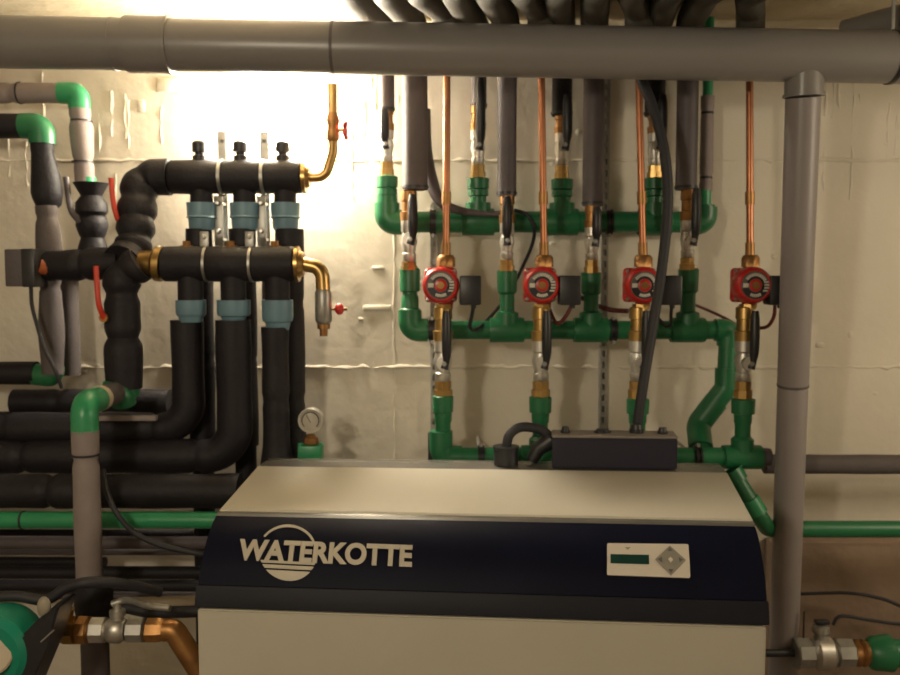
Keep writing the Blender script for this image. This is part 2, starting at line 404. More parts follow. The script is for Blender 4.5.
# ------------------------------------------------------------------ ball valves
def valve(px, ys, d, label, group, off=4, w=7.5, topm='agedbrass', lever=True, rod=None):
    """ys: top, lever top, lever pivot, body bottom, adapter bottom (image rows)"""
    yt, yl, yp, yb, ya = ys
    x = A(px, (yt+ya)/2, d).x; Z = lambda q: A(px, q, d).z; r = S(w, d)
    P = lambda q: V((x, d, Z(q)))
    t = thing('ball_valve', label, 'valve', P(ya), group)
    ym = yt+(yp-yt)*.62
    part('union_nut', prof(B(), P(ym), P(yt), [(0, r*.8), (0, r*1.02), (.28, r*1.08), (.3, r*.86), (.62, r*.86), (.64, r*1.0), (.95, r*.98), (1, r*.7)], 12), topm, t)
    part('body', prof(B(), P(yb), P(ym), [(0, r*.75), (.02, r*.82), (.2, r*.86), (.22, r*.74), (.3, r*.78), (.5, r*1.0), (.7, r*.8), (.74, r*.95), (1, r*.98), (1, r*.7)], 16), 'chrome', t)
    part('adapter', prof(B(), P(ya), P(yb), [(0, r*.85), (0, r*1.0), (.5, r*1.02), (.52, r*.86), (1, r*.9)], 8), 'brass', t)
    part('stem', prof(B(), P(yp), P(yp)+FW*(r*1.9), [(0, r*.5), (.6, r*.5), (.6, r*.7), (1, r*.7)], 14), 'chrome', t)
    lx = x+S(off, d); yy = d-r*1.9
    pts = [V((lx-S(off, d)*.6, yy+.002, Z(yp+5))), V((lx, yy, Z(yp-4))), V((lx, yy-.006, Z(yp-(yp-yl)*.45))), V((lx, yy-.004, Z(yl)))]
    bm = B(); w_ = S(4.3, d)
    sweep(bm, smooth(pts, 4), [w_*.95, w_*.9, w_*.8, w_*.78, w_*.8, w_*1.0, w_*1.1, w_*1.12, w_*1.12, w_*1.12, w_*1.1, w_*1.05, w_*.8][:13], 10)
    lv = part('lever', bm, 'black', t)
    part('lever_nut', prof(B(), V((x+S(off*.4, d), yy+.004, Z(yp))), V((x+S(off*.4, d), yy-.009, Z(yp))), [(0, .007), (.8, .007), (1, .005)], 6), 'steel', lv)
    return t
g1 = 'ball valves above the upper green manifold'
valve(387, (106, 112, 146, 162, 177), 2.31, 'nickel ball valve in the lamp glare, left end of the upper green manifold', g1, -1.5, 7)
valve(478, (104, 82, 147, 165, 179), 2.31, 'nickel ball valve right of the first copper pipe, above the upper green manifold', g1, 2)
valve(562, (112, 98, 147, 166, 180), 2.31, 'nickel ball valve under the short black pipe right of the second copper pipe', g1, 3)
valve(655, (112, 98, 147, 166, 179), 2.31, 'nickel ball valve under the short black pipe, half behind the thick black cable', g1, 3)
g2 = 'ball valves at the feet of the insulated pipes'
valve(409, (190, 196, 240, 262, 270), 2.22, 'nickel ball valve below the thick grey insulated pipe beside the lamp glare', g2, 4.5, 8.2)
valve(507, (194, 198, 241, 260, 271), 2.22, 'nickel ball valve left of the second red pump, on the middle green manifold', g2, -1, 7.6)
valve(592, (204, 208, 242, 260, 273), 2.22, 'nickel ball valve on the green riser between the second and third red pumps', g2, 2, 7.6)
valve(688, (188, 190, 241, 258, 270), 2.22, 'nickel ball valve on the green riser between the third and fourth red pumps', g2, 3, 8)
g3 = 'ball valves under the red pumps'
for px, lab in ((443, 'brass and nickel ball valve under the leftmost red pump'), (541, 'brass and nickel ball valve under the second red pump from left'),
                (638, 'brass and nickel ball valve under the third red pump, beside the black cable'), (744, 'brass and nickel ball valve under the rightmost red pump')):
    valve(px, (306, 310, 362, 381, 398), 2.13, lab, g3, 3.5, 9.4, 'brass')

# ------------------------------------------------------------------ red pumps
def annulus(bm, c, r0, r1, a0, a1, th, n=24):
    ring = []
    for k in range(n+1):
        a = a0+(a1-a0)*k/n; u = V((cos(a), 0, sin(a)))
        ring.append([bm.verts.new(c+u*q+FW*f_) for q, f_ in ((r0, 0), (r0, th), (r1, th), (r1, 0))])
    for k in range(n):
        for j in range(4): bm.faces.new((ring[k][j], ring[k][(j+1) % 4], ring[k+1][(j+1) % 4], ring[k+1][j]))
    bm.faces.new(ring[0]); bm.faces.new(ring[-1][::-1])
def pump(px, label, dx=0):
    d = 2.13; c = A(px, 285, d); r = S(18.6, 2.08)
    xx = A(px+5+dx, 285, d).x
    base = V((c.x, d, A(px, 306, d).z))
    t = thing('circulation_pump', label, 'pump', base, 'red circulation pumps')
    bm = B(); box(bm, c+V((0, -.012, 0)), (S(32, d), .026, S(34, d)), bev=.009, bseg=3)
    part('flange', bm, 'red', t)
    bm = B()
    prof(bm, V((xx-.0, d, c.z+S(19, d))), V((xx, d, c.z-S(22, d))), [(0, .017), (.15, .019), (.3, .026), (.7, .026), (.85, .019), (1, .017)], 20)
    part('volute', bm, 'red', t)
    f0 = c+V((0, -.025, 0))
    part('motor_head', prof(B(), f0, f0+FW*.05, [(0, r*.98), (.3, r), (.72, r*.99), (.88, r*.93), (.97, r*.82), (.97, r*.76), (.93, r*.74), (.93, 0.001)], 36), 'red', t)
    f1 = f0+FW*.0465
    pl = part('rating_plate', prof(B(), f1, f1+FW*.002, [(0, r*.735), (1, r*.735)], 36), 'plate', t)
    bm = B(); annulus(bm, f1+FW*.002, r*.38, r*.71, pi*1.08, pi*1.95, .0006)
    annulus(bm, f1+FW*.002, r*.36, r*.47, -.4, pi*1.08, .0006)
    part('plate_band', bm, 'black', pl)
    bm = B()
    for k in range(11):                          # worn print round the rim
        a = 2.45-k*.19; u = V((cos(a), 0, sin(a)))
        box(bm, f1+FW*.0024+u*r*.57, (.0035, .0008, .007), Matrix.Rotation(a-pi/2, 4, 'Y').inverted())
    for k in range(4):
        a = -.5-k*.0+.27*k; u = V((cos(a), 0, sin(a)))
        box(bm, f1+FW*.0026+u*r*.6, (.011, .0008, .0035))
    for k in range(6):
        a = -2.0+k*.18; u = V((cos(a), 0, sin(a)))
        box(bm, f1+FW*.0028+u*r*.55, (.0035, .0008, .007), Matrix.Rotation(a-pi/2, 4, 'Y').inverted())
    box(bm, f1+FW*.0028+V((-r*.52, 0, 0)), (.013, .0010, .010), bev=.0004)
    part('plate_print', bm, 'platewhite', pl)
    part('plate_ring', prof(B(), f1+FW*.001, f1+FW*.004, [(0, r*.34), (.8, r*.34), (1, r*.31)], 20), 'red', t)
    part('vent_screw', prof(B(), f1, f1+FW*.008, [(0, r*.2), (.6, r*.2), (.6, r*.2), (1, r*.2), (1, r*.14)], 20), 'agedbrass', t)
    for sx in (-1, 1):
        for sz in (-1, 1):
            q = c+V((sx*S(13, d), -.025, sz*S(14, d)))
            part('flange_bolt', prof(B(), q, q+FW*.006, [(0, .0045), (.7, .0045), (1, .003)], 6), 'steel', t)
    tb = V((A(px+29, 290, 2.1).x, 2.08, A(px+29, 290, 2.1).z))
    k = part('terminal_box', box(B(), tb, (S(21, 2.1), .05, S(29, 2.1)), bev=.004), 'black', t)
    part('cable_gland', prof(B(), tb+V((.008, 0, -S(14, 2.1))), tb+V((.008, 0, -S(18, 2.1))), [(0, .007), (1, .006)], 10), 'black', k)
    z = lambda q: A(px, q, d).z
    part('union_nut', prof(B(), V((xx, d, z(267))), V((xx, d, z(255))), [(0, .020), (0, .0225), (.75, .0225), (1, .017)], 8), 'agedbrass', t)
    part('union_nut', prof(B(), V((xx-.004, d, z(309))), V((xx-.004, d, z(304))), [(0, .018), (0, .0215), (1, .0215)], 8), 'brass', t)
    return t
pump(441, 'leftmost of the four red circulation pumps, nearest the wall lamp')
pump(539, 'second red circulation pump from the left, beside the looping red cable')
pump(638, 'third red circulation pump from the left, its box crossed by the thick black cable', 0)
pump(745, 'rightmost red circulation pump, next to the tall grey standpipe')
# copper pipes above the pumps
for px, pxb, lab in ((447, 446, 'copper pipe rising from the leftmost red pump'), (541, 544, 'copper pipe rising from the second red pump'),
                (638, 643, 'copper pipe rising from the third red pump, left of the thick black cable'), (749, 750, 'copper pipe rising from the rightmost red pump')):
    d = 2.13; xx = A(pxb, 255, d).x; xt = A(px, 85, d).x
    q0 = V((xx, d, A(px, 257, d).z)); q1 = V((xt, d, A(px, 60, d).z)); q2 = V((xt, d, ZC-.03))
    t = thing('copper_pipe', lab, 'pipe', q0, 'copper pipes above the red pumps')
    part('tube', sweep(B(), [q0, q1, q2], S(3.5, d), 16), 'copper', t)
    fan = {447: 421, 541: 522, 638: 626, 749: 742}[px]
    part('ceiling_sleeve', sweep(B(), over(xt, d, V((xt, d, ZC-.06)), fan), .0335, 22), 'ceilfoam', t, label='dark foam sleeve over the ceiling length')
    for f_ in (.04, .3):
        part('solder_sleeve', prof(B(), q0.lerp(q1, f_-.03), q0.lerp(q1, f_+.035), [(0, S(3.4, d)), (0, S(4.6, d)), (1, S(4.6, d)), (1, S(3.4, d))], 16), 'agedbrass', t)

# ------------------------------------------------------------------ cables round the pumps
def cable(name, pts, rpx, m, label, cat='cable', seg=10, group=None):
    P = smooth([A(x, y, d) for x, y, d in pts], 8)
    return mono(name, sweep(B(), P, S(rpx, 2.15), seg), m, label, cat, group)
cable('power_cable', [(474, 303, 2.09), (472, 315, 2.11), (470, 327, 2.15), (477, 329, 2.17), (492, 315, 2.29), (508, 295, 2.33), (520, 272, 2.33), (532, 245, 2.30), (534, 228, 2.27), (527, 215, 2.27), (514, 210, 2.27)], 1.9, 'cable',
      'dark cable looping from the leftmost pump box up behind the green riser')
cable('power_cable', [(573, 303, 2.09), (566, 316, 2.10), (558, 324, 2.12), (552, 316, 2.12), (548, 304, 2.15)], 1.9, 'redcable', 'short dark red cable loop hanging below the second pump box')
cable('power_cable', [(571, 295, 2.10), (582, 298, 2.25), (598, 306, 2.30), (612, 310, 2.30), (628, 311, 2.27)], 2.6, 'redcable', 'dark red cable sagging from the second pump box to the third pump')
cable('power_cable', [(672, 303, 2.09), (671, 315, 2.12), (671, 324, 2.14), (666, 326, 2.16), (658, 318, 2.18)], 1.7, 'cable', 'short dark cable dropping from the third pump box')
cable('power_cable', [(655, 304, 2.16), (675, 301, 2.30), (692, 304, 2.33), (712, 312, 2.33), (730, 321, 2.27), (742, 330, 2.20)], 1.6, 'redcable', 'thin dark red cable running from the third pump toward the fourth')
cable('power_cable', [(775, 303, 2.09), (774, 316, 2.10), (768, 326, 2.12), (758, 328, 2.15), (752, 325, 2.19)], 1.8, 'redcable', 'short red brown cable curling under the rightmost pump box')
cable('supply_cable', [(632, 40, 2.09), (641, 78, 2.07), (652, 105, 2.05), (664, 150, 2.03), (668, 200, 2.02), (663, 260, 2.02), (653, 325, 2.02), (643, 385, 2.0), (636, 434, 1.995)], 4.9, 'cable',
      'thick black cable curving down from the ceiling into the dark junction box', 'cable', 16)
P = smooth([A(421, 110, 2.30), A(424, 150, 2.30), A(431, 180, 2.285), A(441, 202, 2.27), (A(462, 211, 2.27)), A(490, 214, 2.27), A(513, 212, 2.26)], 8)
n = len(P); mono('hose', sweep(B(), P, [S(9.5-6.5*min(1, i/n*1.3), 2.28) for i in range(n)], 16), 'riser', 'dark tapering hose branching right beside the thick grey insulated pipe', 'hose')

# ------------------------------------------------------------------ perforated mounting rails
def rail(px, y0, y1, label):
    p = col(px, (y0, y1), WY-.012); w = S(7, WY)/1; h = p[0].z-p[1].z
    bm = B(); n = int(h/.03)
    # channel with slots: two side strips, rungs between the slots
    for s in (-1, 1): box(bm, (p[0].x+s*w*.36, WY-.012, (p[0].z+p[1].z)/2), (w*.28, .022, h))
    for k in range(n+1): box(bm, (p[0].x, WY-.021, p[1].z+h*k/n), (w*.5, .003, h/n*.45))
    mono('mounting_rail', bm, 'steel', label, 'rail', 'slotted steel mounting rails')
rail(604, 76, 436, 'slotted steel mounting rail rising behind the dark junction box')
rail(434, 205, 470, 'slotted steel mounting rail behind the left ends of the green manifolds')

# ------------------------------------------------------------------ left side: insulated hydronic manifolds
def foamthing(pts, rpx, d, label, seams=(), m='foam', amp=.06, extra=None):
    P = [V(p) for p in pts]
    t = thing('insulated_pipe', label, 'pipe', min(P, key=lambda v: v.z))
    part('foam_sleeve', foam(B(), P, S(rpx, d), seams, amp=amp), m, t)
    return t
DU, DL = 2.22, 2.12
# upper distributor
zu = A(230, 177, DU).z; XU = lambda q: A(q, 177, DU).x; ZU = lambda q: A(230, q, DU).z; r = S(16.5, DU)
t = thing('distributor', 'upper black insulated distributor pipe just under the wall lamp', 'distributor', V((XU(230), DU, zu-.03)), 'black insulated distributors')
edges = [170, 222, 264, 303]
for i in range(3):
    a, b = XU(edges[i])+.0015, XU(edges[i+1])-.0015
    part('foam_segment', prof(B(), V((a, DU, zu)), V((b, DU, zu)), [(0, r*.9), (.04, r), (.5, r*1.04), (.96, r), (1, r*.9)], 28), 'foam', t)
for px in (222, 264):
    part('clamp_band', prof(B(), V((XU(px)-.004, DU, zu)), V((XU(px)+.004, DU, zu)), [(0, r*.9), (0, r*1.05), (1, r*1.05), (1, r*.9)], 28), 'steel', t)
for px in (200, 241, 283):
    n_ = part('air_vent', prof(B(), V((XU(px), DU, ZU(164))), V((XU(px), DU, ZU(141))), [(0, S(7, DU)), (.35, S(7, DU)), (.38, S(4.5, DU)), (.5, S(4.5, DU)), (.52, S(7, DU)), (.92, S(7.2, DU)), (1, S(5, DU))], 14), 'black', t)
for px in (201, 244, 285):
    part('outlet_neck', prof(B(), V((XU(px), DU, ZU(206))), V((XU(px), DU, zu)), [(0, S(11, DU)), (1, S(11, DU))], 20), 'foam', t)
    part('collar', prof(B(), V((XU(px), DU, ZU(230))), V((XU(px), DU, ZU(203))), [(0, S(11.5, DU)), (.1, S(12.5, DU)), (.42, S(13, DU)), (.46, S(15.2, DU)), (.52, S(14, DU)), (1, S(14.6, DU)), (1, S(10, DU))], 24), 'teal', t, label='blue grey collar')
part('brass_end', prof(B(), V((XU(303), DU, zu)), V((XU(310), DU, zu)), [(0, r*.9), (0, r*1.0), (.5, r*1.0), (.5, r*.7), (1, r*.6)], 24), 'brass', t)
# lower distributor
zl = A(230, 264, DL).z; XL = lambda q: A(q, 264, DL).x; ZL = lambda q: A(230, q, DL).z; r = S(17.5, DL)
t = thing('distributor', 'lower black insulated distributor pipe with brass ends and brass caps on top', 'distributor', V((XL(230), DL, zl-.03)), 'black insulated distributors')
edges = [163, 207, 252, 296]
for i in range(3):
    a, b = XL(edges[i])+.0015, XL(edges[i+1])-.0015
    part('foam_segment', prof(B(), V((a, DL, zl)), V((b, DL, zl)), [(0, r*.92), (.04, r), (.5, r*1.02), (.96, r), (1, r*.92)], 28), 'foam', t)
for px in (207, 252):
    part('clamp_band', prof(B(), V((XL(px)-.003, DL, zl)), V((XL(px)+.003, DL, zl)), [(0, r*.9), (0, r*1.03), (1, r*1.03), (1, r*.9)], 28), 'steel', t)
    k = part('bracket', box(B(), V((XL(px)-.004, DL-.004, ZL(240))), (S(9, DL), .006, S(17, DL)), bev=.002), 'steel', t)
    part('bracket_screw', prof(B(), V((XL(px)-.004, DL-.007, ZL(237))), V((XL(px)-.004, DL-.014, ZL(237))), [(0, .006), (.7, .006), (1, .003)], 12), 'chrome', k)
for px in (187, 231, 275):
    part('brass_cap', prof(B(), V((XL(px), DL, ZL(250))), V((XL(px), DL, ZL(241))), [(0, S(6.5, DL)), (.5, S(6.5, DL)), (.5, S(4, DL)), (1, S(4, DL))], 8), 'agedbrass', t)
for px, w in ((190, 14.8), (233, 16.5), (277, 15.5)):
    part('outlet_neck', prof(B(), V((XL(px), DL, ZL(304))), V((XL(px), DL, zl)), [(0, S(12.5, DL)), (1, S(12.5, DL))], 20), 'foam', t)
    yb = 330 if px > 250 else 322
    part('collar', prof(B(), V((XL(px), DL, ZL(yb))), V((XL(px), DL, ZL(300))), [(0, S(11, DL)), (.25, S(12.5, DL)), (.3, S(w-.8, DL)), (.42, S(w, DL)), (1, S(w, DL)), (1, S(10, DL))], 24), 'teal', t, label='blue grey collar')
part('brass_end', prof(B(), V((XL(296), DL, zl)), V((XL(304), DL, zl)), [(0, r*.9), (0, r*1.02), (.4, r*1.02), (.4, r*.8), (1, r*.65)], 24), 'brass', t)
part('brass_end', prof(B(), V((XL(140), DL, ZL(262))), V((XL(163), DL, zl)), [(0, r*.62), (.55, r*.75), (.72, r*1.02), (1, r*1.02), (1, r*.9)], 24), 'brass', t)
part('bleed_screw', ball(B(), V((XL(160), DL-.01, ZL(249))), .009), 'chrome', t)

# steel rails that carry both distributors
for px, lab in ((222, 'left steel bracket strip carrying the two black distributors'), (264, 'right steel bracket strip carrying the two black distributors')):
    x = A(px+1, 200, 2.27).x
    t = thing('bracket_strip', lab, 'bracket', A(px, 300, 2.27), 'bracket strips of the distributors')
    part('strip', box(B(), V((x, 2.272, (ZU(128)+ZU(300))/2)), (S(9, 2.27), .004, ZU(128)-ZU(300)), bev=.001), 'steel', t)
    bm = B(); box(bm, V((x, 2.225, (ZU(196)+ZU(246))/2)), (S(9, 2.2), .004, ZU(196)-ZU(246)), bev=.001)
    for q in (-1, 1): box(bm, V((x, 2.248, (ZU(196)+ZU(246))/2+q*.045)), (S(7, 2.2), .046, .006))
    k = part('clamp_plate', bm, 'steel', t)
    for yy in (203, 231):
        part('screw', prof(B(), V((x, 2.224, ZU(yy))), V((x, 2.212, ZU(yy))), [(0, .007), (.7, .007), (1, .004)], 12), 'chrome', k)
    for yy in (138, 290): part('wall_bolt', sweep(B(), [V((x, 2.27, ZU(yy))), V((x, WY, ZU(yy)))], .005, 8), 'steel', t)

# pipes that hang under them
def down(px, y0, y1, d, rpx, label, flare=0, seams=(.35,), m='foam'):
    p = col(px, (y0, y1), d); t = thing('insulated_pipe', label, 'pipe', V((p[1].x, d, 0)), 'black insulated pipes below the distributors')
    bm = B(); P = resample(p, .012); n = len(P); ph = random.random()*6
    rr = []
    for i, q in enumerate(P):
        f_ = i/(n-1); k = 1+.025*sin(f_*14+ph)+(flare*max(0, f_-.82)/.18)
        for s in seams:
            if abs(f_-s) < .02: k *= .93
        rr.append(S(rpx, d)*k)
    sweep(bm, P, rr, 24); part('foam_sleeve', bm, m, t)
    part('lower_sleeve', sweep(B(), [p[1], V((p[1].x, d, 0))], S(rpx*.82, d), 20), m, t); return t
for px, lab in ((201, 'short insulated stub under the left collar of the upper distributor'), (244, 'short insulated stub under the middle collar of the upper distributor'),):
    down(px, 229, 445, DU, 13, lab.replace('short insulated stub', 'black pipe'), 0, (.2, .6))
down(291, 229, 472, DU, 14, 'black insulated pipe at the right edge, below the right collar of the upper distributor', .25, (.3, .7))
down(276, 327, 472, DL, 13.5, 'black insulated pipe below the right collar of the lower distributor', .3, (.5,))
# two pipes that bend left into the horizontal bundle
def bend(px, y0, yh, xe, d, rpx, label, seams):
    p = col(px, (y0, y0+5), d); zh = A(px, yh, d).z
    P = fil([p[0], V((p[0].x, d, zh)), V((X0+.003, d, zh))], S(rpx, d)*1.7, 10)
    t = thing('insulated_pipe', label, 'pipe', V((p[0].x, d, zh-.04)), 'black insulated pipes below the distributors')
    part('foam_sleeve', foam(B(), P, S(rpx, d), seams), 'foam', t)
    return t
bend(233, 320, 456, -120, DL, 17.5, 'thick black pipe from the middle lower collar, bending left along the bundle', (.16, .33, .42, .55, .8))
bend(187, 320, 428, -120, DL+.02, 16, 'thick black pipe from the left lower collar, bending left above the thickest pipe', (.14, .3, .5))
foamthing([V((X0+.003, 2.02, A(100, 491, 2.02).z)), V((-.492, 2.02, A(100, 491, 2.02).z))], 17.5, 2.02, 'lowest thick black insulated pipe, running left just above the long green pipe', (.35, .6, .8))
foamthing(row(402, (14, 170), 2.28), 13, 2.28, 'topmost short black pipe of the horizontal bundle below the left pipes', (.3,))
foamthing(row(424, (-575, 165), 2.31), 13, 2.31, 'black pipe at the back of the bundle against the wall', (.3, .6))
mono('wood_batten', box(B(), A(128, 418, 2.085), (S(58, 2.1), .02, S(5, 2.1)), bev=.002), 'greypipe', 'narrow brown strip lying on the black pipe bundle', 'batten')

# supply elbow of the upper distributor
zz = A(139, 245, DU).z; X = lambda q: A(q, 200, DU).x
P = fil([V((XU(170), DU, zu)), V((X(141), DU, zu)), V((X(140), DU-.05, zz-.01)), V((X(136), DL, A(136, 262, DL).z))], .075, 12)
t = thing('insulated_pipe', 'black segmented foam bend from the upper distributor down its left side', 'pipe', P[-1])
part('foam_sleeve', foam(B(), P, S(18.5, DU), (.2, .38, .56, .72, .87), amp=.1, gap=.016, pinch=.17), 'foam', t)
# supply of the lower distributor
P = fil([V((XL(142), DL-.005, ZL(263))), V((XL(122), DL-.005, ZL(275))), V((XL(122), DL-.005, ZL(388)))], .05, 10)
t = thing('insulated_pipe', 'thick black foam pipe dropping from the brass left end of the lower distributor', 'pipe', P[-1])
part('foam_sleeve', foam(B(), P, S(18, DL), (.12, .3, .62), amp=.12, gap=.02, pinch=.2), 'foam', t)
part('green_stub', sweep(B(), [V((XL(122), DL-.005, ZL(386))), V((XL(122), DL-.005, ZL(396)))], S(15, DL), 20), 'green', t, label='green socket at the foot')

# brass drain ends
def brass_tube(P, r, label, name='drain_cock'):
    t = thing(name, label, 'drain cock', min(P, key=lambda v: v.z), 'brass end pieces of the distributors'); part('tube', sweep(B(), P, r, 18), 'brass', t); return t
P = fil([V((XU(308), DU, zu)), V((XU(325), DU, ZU(177))), V((XU(333), DU, ZU(152))), V((XU(333), DU, ZU(84)))], .045, 8)
t = brass_tube(P, S(5.2, DU), 'brass tube and tap curving up from the upper distributor in the lamp glare')
part('valve_body', prof(B(), V((XU(333), DU, ZU(142))), V((XU(333), DU, ZU(112))), [(0, S(5, DU)), (.1, S(7, DU)), (.3, S(7, DU)), (.5, S(6, DU)), (.7, S(7.5, DU)), (1, S(5, DU))], 14), 'agedbrass', t)
k = part('stem', sweep(B(), [V((XU(333), DU, ZU(130))), V((XU(345), DU, ZU(130)))], .005, 10), 'brass', t)
bm = B()
for a in range(5):
    an = a*2*pi/5; c = V((XU(346), DU, ZU(130)))+V((0, cos(an), sin(an)))*.017
    ball(bm, c, .009, (.7, 1, 1), 10)
prof(bm, V((XU(344), DU, ZU(130))), V((XU(348), DU, ZU(130))), [(0, .014), (1, .014)], 14)
part('handwheel', bm, 'red', t)
P = fil([V((XL(303), DL, ZL(264))), V((XL(322), DL, ZL(268))), V((XL(323), DL, ZL(290)))], .045, 8)
t = brass_tube(P, S(7.2, DL), 'brass drain tap with sight glass hanging from the lower distributor')
part('sight_tube', prof(B(), V((XL(323), DL, ZL(289))), V((XL(323), DL, ZL(324))), [(0, S(7, DL)), (.1, S(8.5, DL)), (.9, S(8.5, DL)), (1, S(6, DL))], 18), 'steel', t)
part('outlet', prof(B(), V((XL(323), DL, ZL(324))), V((XL(323), DL, ZL(336))), [(0, S(6.5, DL)), (.4, S(6.5, DL)), (.4, S(4, DL)), (1, S(4, DL))], 12), 'agedbrass', t)
k = part('knob', ball(B(), V((XL(339), DL, ZL(309))), S(6, DL), (.8, 1, 1), 14), 'red', t, label='red round knob')
part('knob_stem', sweep(B(), [V((XL(330), DL, ZL(309))), V((XL(347), DL, ZL(309)))], .0035, 8), 'agedbrass', k)

# ------------------------------------------------------------------ far left plumbing
d = 2.28
x0_ = X0+.003
P = fil([V((x0_, d, A(30, 93, d).z)), V((A(62, 93, d).x, d, A(30, 93, d).z))], .01)
t = thing('insulated_pipe', 'grey foam covered pipe entering at top left, turning down at a green elbow', 'pipe', A(88, 182, d))
zh = A(30, 93, d).z; xv = A(84, 140, d).x
part('foam_sleeve', foam(B(), [V((x0_, d, zh)), V((A(62, 93, d).x, d, zh))], S(10, d), (.925,)), 'greypipe', t)
part('elbow', sweep(B(), fil([V((A(60, 93, d).x, d, zh)), V((xv-.009, d, zh)), V((xv-.009, d, A(80, 109, d).z))], .035, 10), S(10.5, d), 24), 'green2', t)
part('foam_sleeve', foam(B(), [V((xv-.009, d, A(80, 108, d).z)), V((xv, d, A(84, 182, d).z))], S(10.3, d), (.16, .72), amp=.2), 'greypipe', t)
part('green_collar', sweep(B(), [V((xv+.004, d, A(88, 178, d).z)), V((xv+.006, d, A(88, 190, d).z))], S(9, d), 20), 'green2', t)
for q in (121, 162):
    c_ = V((xv-.005, d, A(84, q, d).z)); part('cable_tie', prof(B(), c_-UP*.002, c_+UP*.002, [(0, .022), (0, .0272), (1, .0272), (1, .022)], 20), 'black', t)
c_ = V((A(20, 93, d).x, d, zh)); part('cable_tie', prof(B(), c_-RT*.002, c_+RT*.002, [(0, .022), (0, .0285), (1, .0285), (1, .022)], 20), 'black', t)
t = thing('insulated_valve', 'black foam wrapped valve below the slim grey pipe at upper left', 'valve', A(90, 262, 2.27))
x = A(92, 220, 2.27).x; Zq = lambda q: A(92, q, 2.27).z
part('foam_jacket', sweep(B(), [V((x, 2.27, Zq(q))) for q in (183, 183, 192, 196, 203, 212, 216, 219, 226, 234, 238, 248, 262)],
     [S(w, 2.27) for w in (8, 17, 12, 10, 15, 15.5, 12, 14.5, 15.5, 13, 11, 14, 15)], 24), 'foam', t)
lv = part('lever', sweep(B(), smooth([A(80, 222, 2.24), A(72, 212, 2.23), A(69, 200, 2.23), A(66, 177, 2.23)], 5), S(3, 2.23), 10), 'riser', t)
# second pipe
d = 2.2
t = thing('insulated_pipe', 'black foam pipe with dark green elbow entering at left below the grey one', 'pipe', A(47, 250, d))
zh = A(10, 126, d).z; xv = A(42.5, 150, d).x; Zq = lambda q: A(42, q, d).z
part('foam_sleeve', foam(B(), [V((X0+.003, d, zh)), V((A(24, 126, d).x, d, zh))], S(12, d), ()), 'foam', t)
part('elbow', sweep(B(), fil([V((A(22, 126, d).x, d, zh)), V((xv, d, zh)), V((xv, d, Zq(144)))], .03, 10), S(12.5, d), 24), 'green', t)
part('foam_sleeve', sweep(B(), [V((xv+f_, d, Zq(q))) for q, f_ in ((142, 0), (151, 0), (153, 0), (175, .006), (192, .008), (198, .009), (205, .011), (208, .011))],
     [S(w, d) for w in (11, 11, 10.5, 13.5, 15, 14, 12, 9)], 24), 'foam', t)
d = 2.19; xa, xb = A(47, 230, d).x, A(53, 380, d).x
part('lower_sleeve', foam(B(), [V((xa, d, Zq(206))), V((xa+.004, d, Zq(250))), V((xb, d, Zq(374)))], S(11.5, d), (.07, .48), amp=.25), 'greyfoam', t, label='grey brown lower sleeve')
t = thing('insulated_pipe', 'grey brown foam pipe standing close behind the one at far left', 'pipe', A(68, 375, 2.27))
part('foam_sleeve', foam(B(), col(69, (270, 375), 2.27), S(10, 2.27), ()), 'greyfoam', t)
# black cross body
foamthing([A(48, 266, 2.16), A(78, 265, 2.15), A(122, 262, 2.14)], 15.5, 2.15, 'fat black foam body crossing between the left uprights above the red lever', (.5,), amp=.15)
def lever_thing(pts, label):
    P = smooth([A(*p) for p in pts], 6); n = len(P)
    t = thing('valve_lever', label, 'lever', P[-1], 'red valve levers')
    part('grip', sweep(B(), P, [S(2.7, 2.08)]*(n-2)+[S(3.1, 2.08)]*2, 10), 'redlever', t)
    part('hub', prof(B(), P[-1]+V((0, .04, 0)), P[-1]+V((0, -.006, 0)), [(0, .010), (1, .010)], 12), 'agedbrass', t)
lever_thing([(111, 178, 2.16), (113, 200, 2.16), (116, 214, 2.16), (121, 226, 2.17)], 'red valve lever standing left of the segmented black bend')
lever_thing([(96, 266, 2.05), (97, 285, 2.05), (99, 305, 2.05), (104, 318, 2.07)], 'red valve lever hanging below the fat black foam body')
# actuator
t = thing('valve_actuator', 'grey and black motor actuator box at the far left of the pipes', 'actuator', A(25, 288, 2.12))
part('cover', box(B(), A(20, 268, 2.13), (S(19, 2.12), .06, S(37, 2.12)), bev=.004), 'riser', t)
part('body', box(B(), A(34.5, 268, 2.13), (S(13, 2.12), .07, S(38, 2.12)), bev=.003), 'black', t)
part('coupling', sweep(B(), [A(39, 266, 2.13), A(47, 268, 2.14)], S(8, 2.12), 12), 'orange', t)
cable('power_cable', [(31, 287, 2.12), (32, 305, 2.12), (37, 325, 2.11), (45, 350, 2.1), (55, 370, 2.09), (62, 388, 2.1)], 1.9, 'cable', 'thin black cable trailing down from the actuator box at far left')
# low black pipe and its green joint
foamthing([V((X0+.003, 2.2, A(20, 373, 2.2).z)), V((A(37, 373, 2.2).x, 2.2, A(20, 373, 2.2).z))], 11.5, 2.2, 'black foam pipe entering low at the left edge, ending at a green joint', ())
mono('green_joint', sweep(B(), fil([A(34, 374, 2.2), A(52, 376, 2.2), A(53, 366, 2.2)], .01), S(11, 2.2), 20), 'green', 'green joint at the foot of the far left uprights', 'pipe joint')

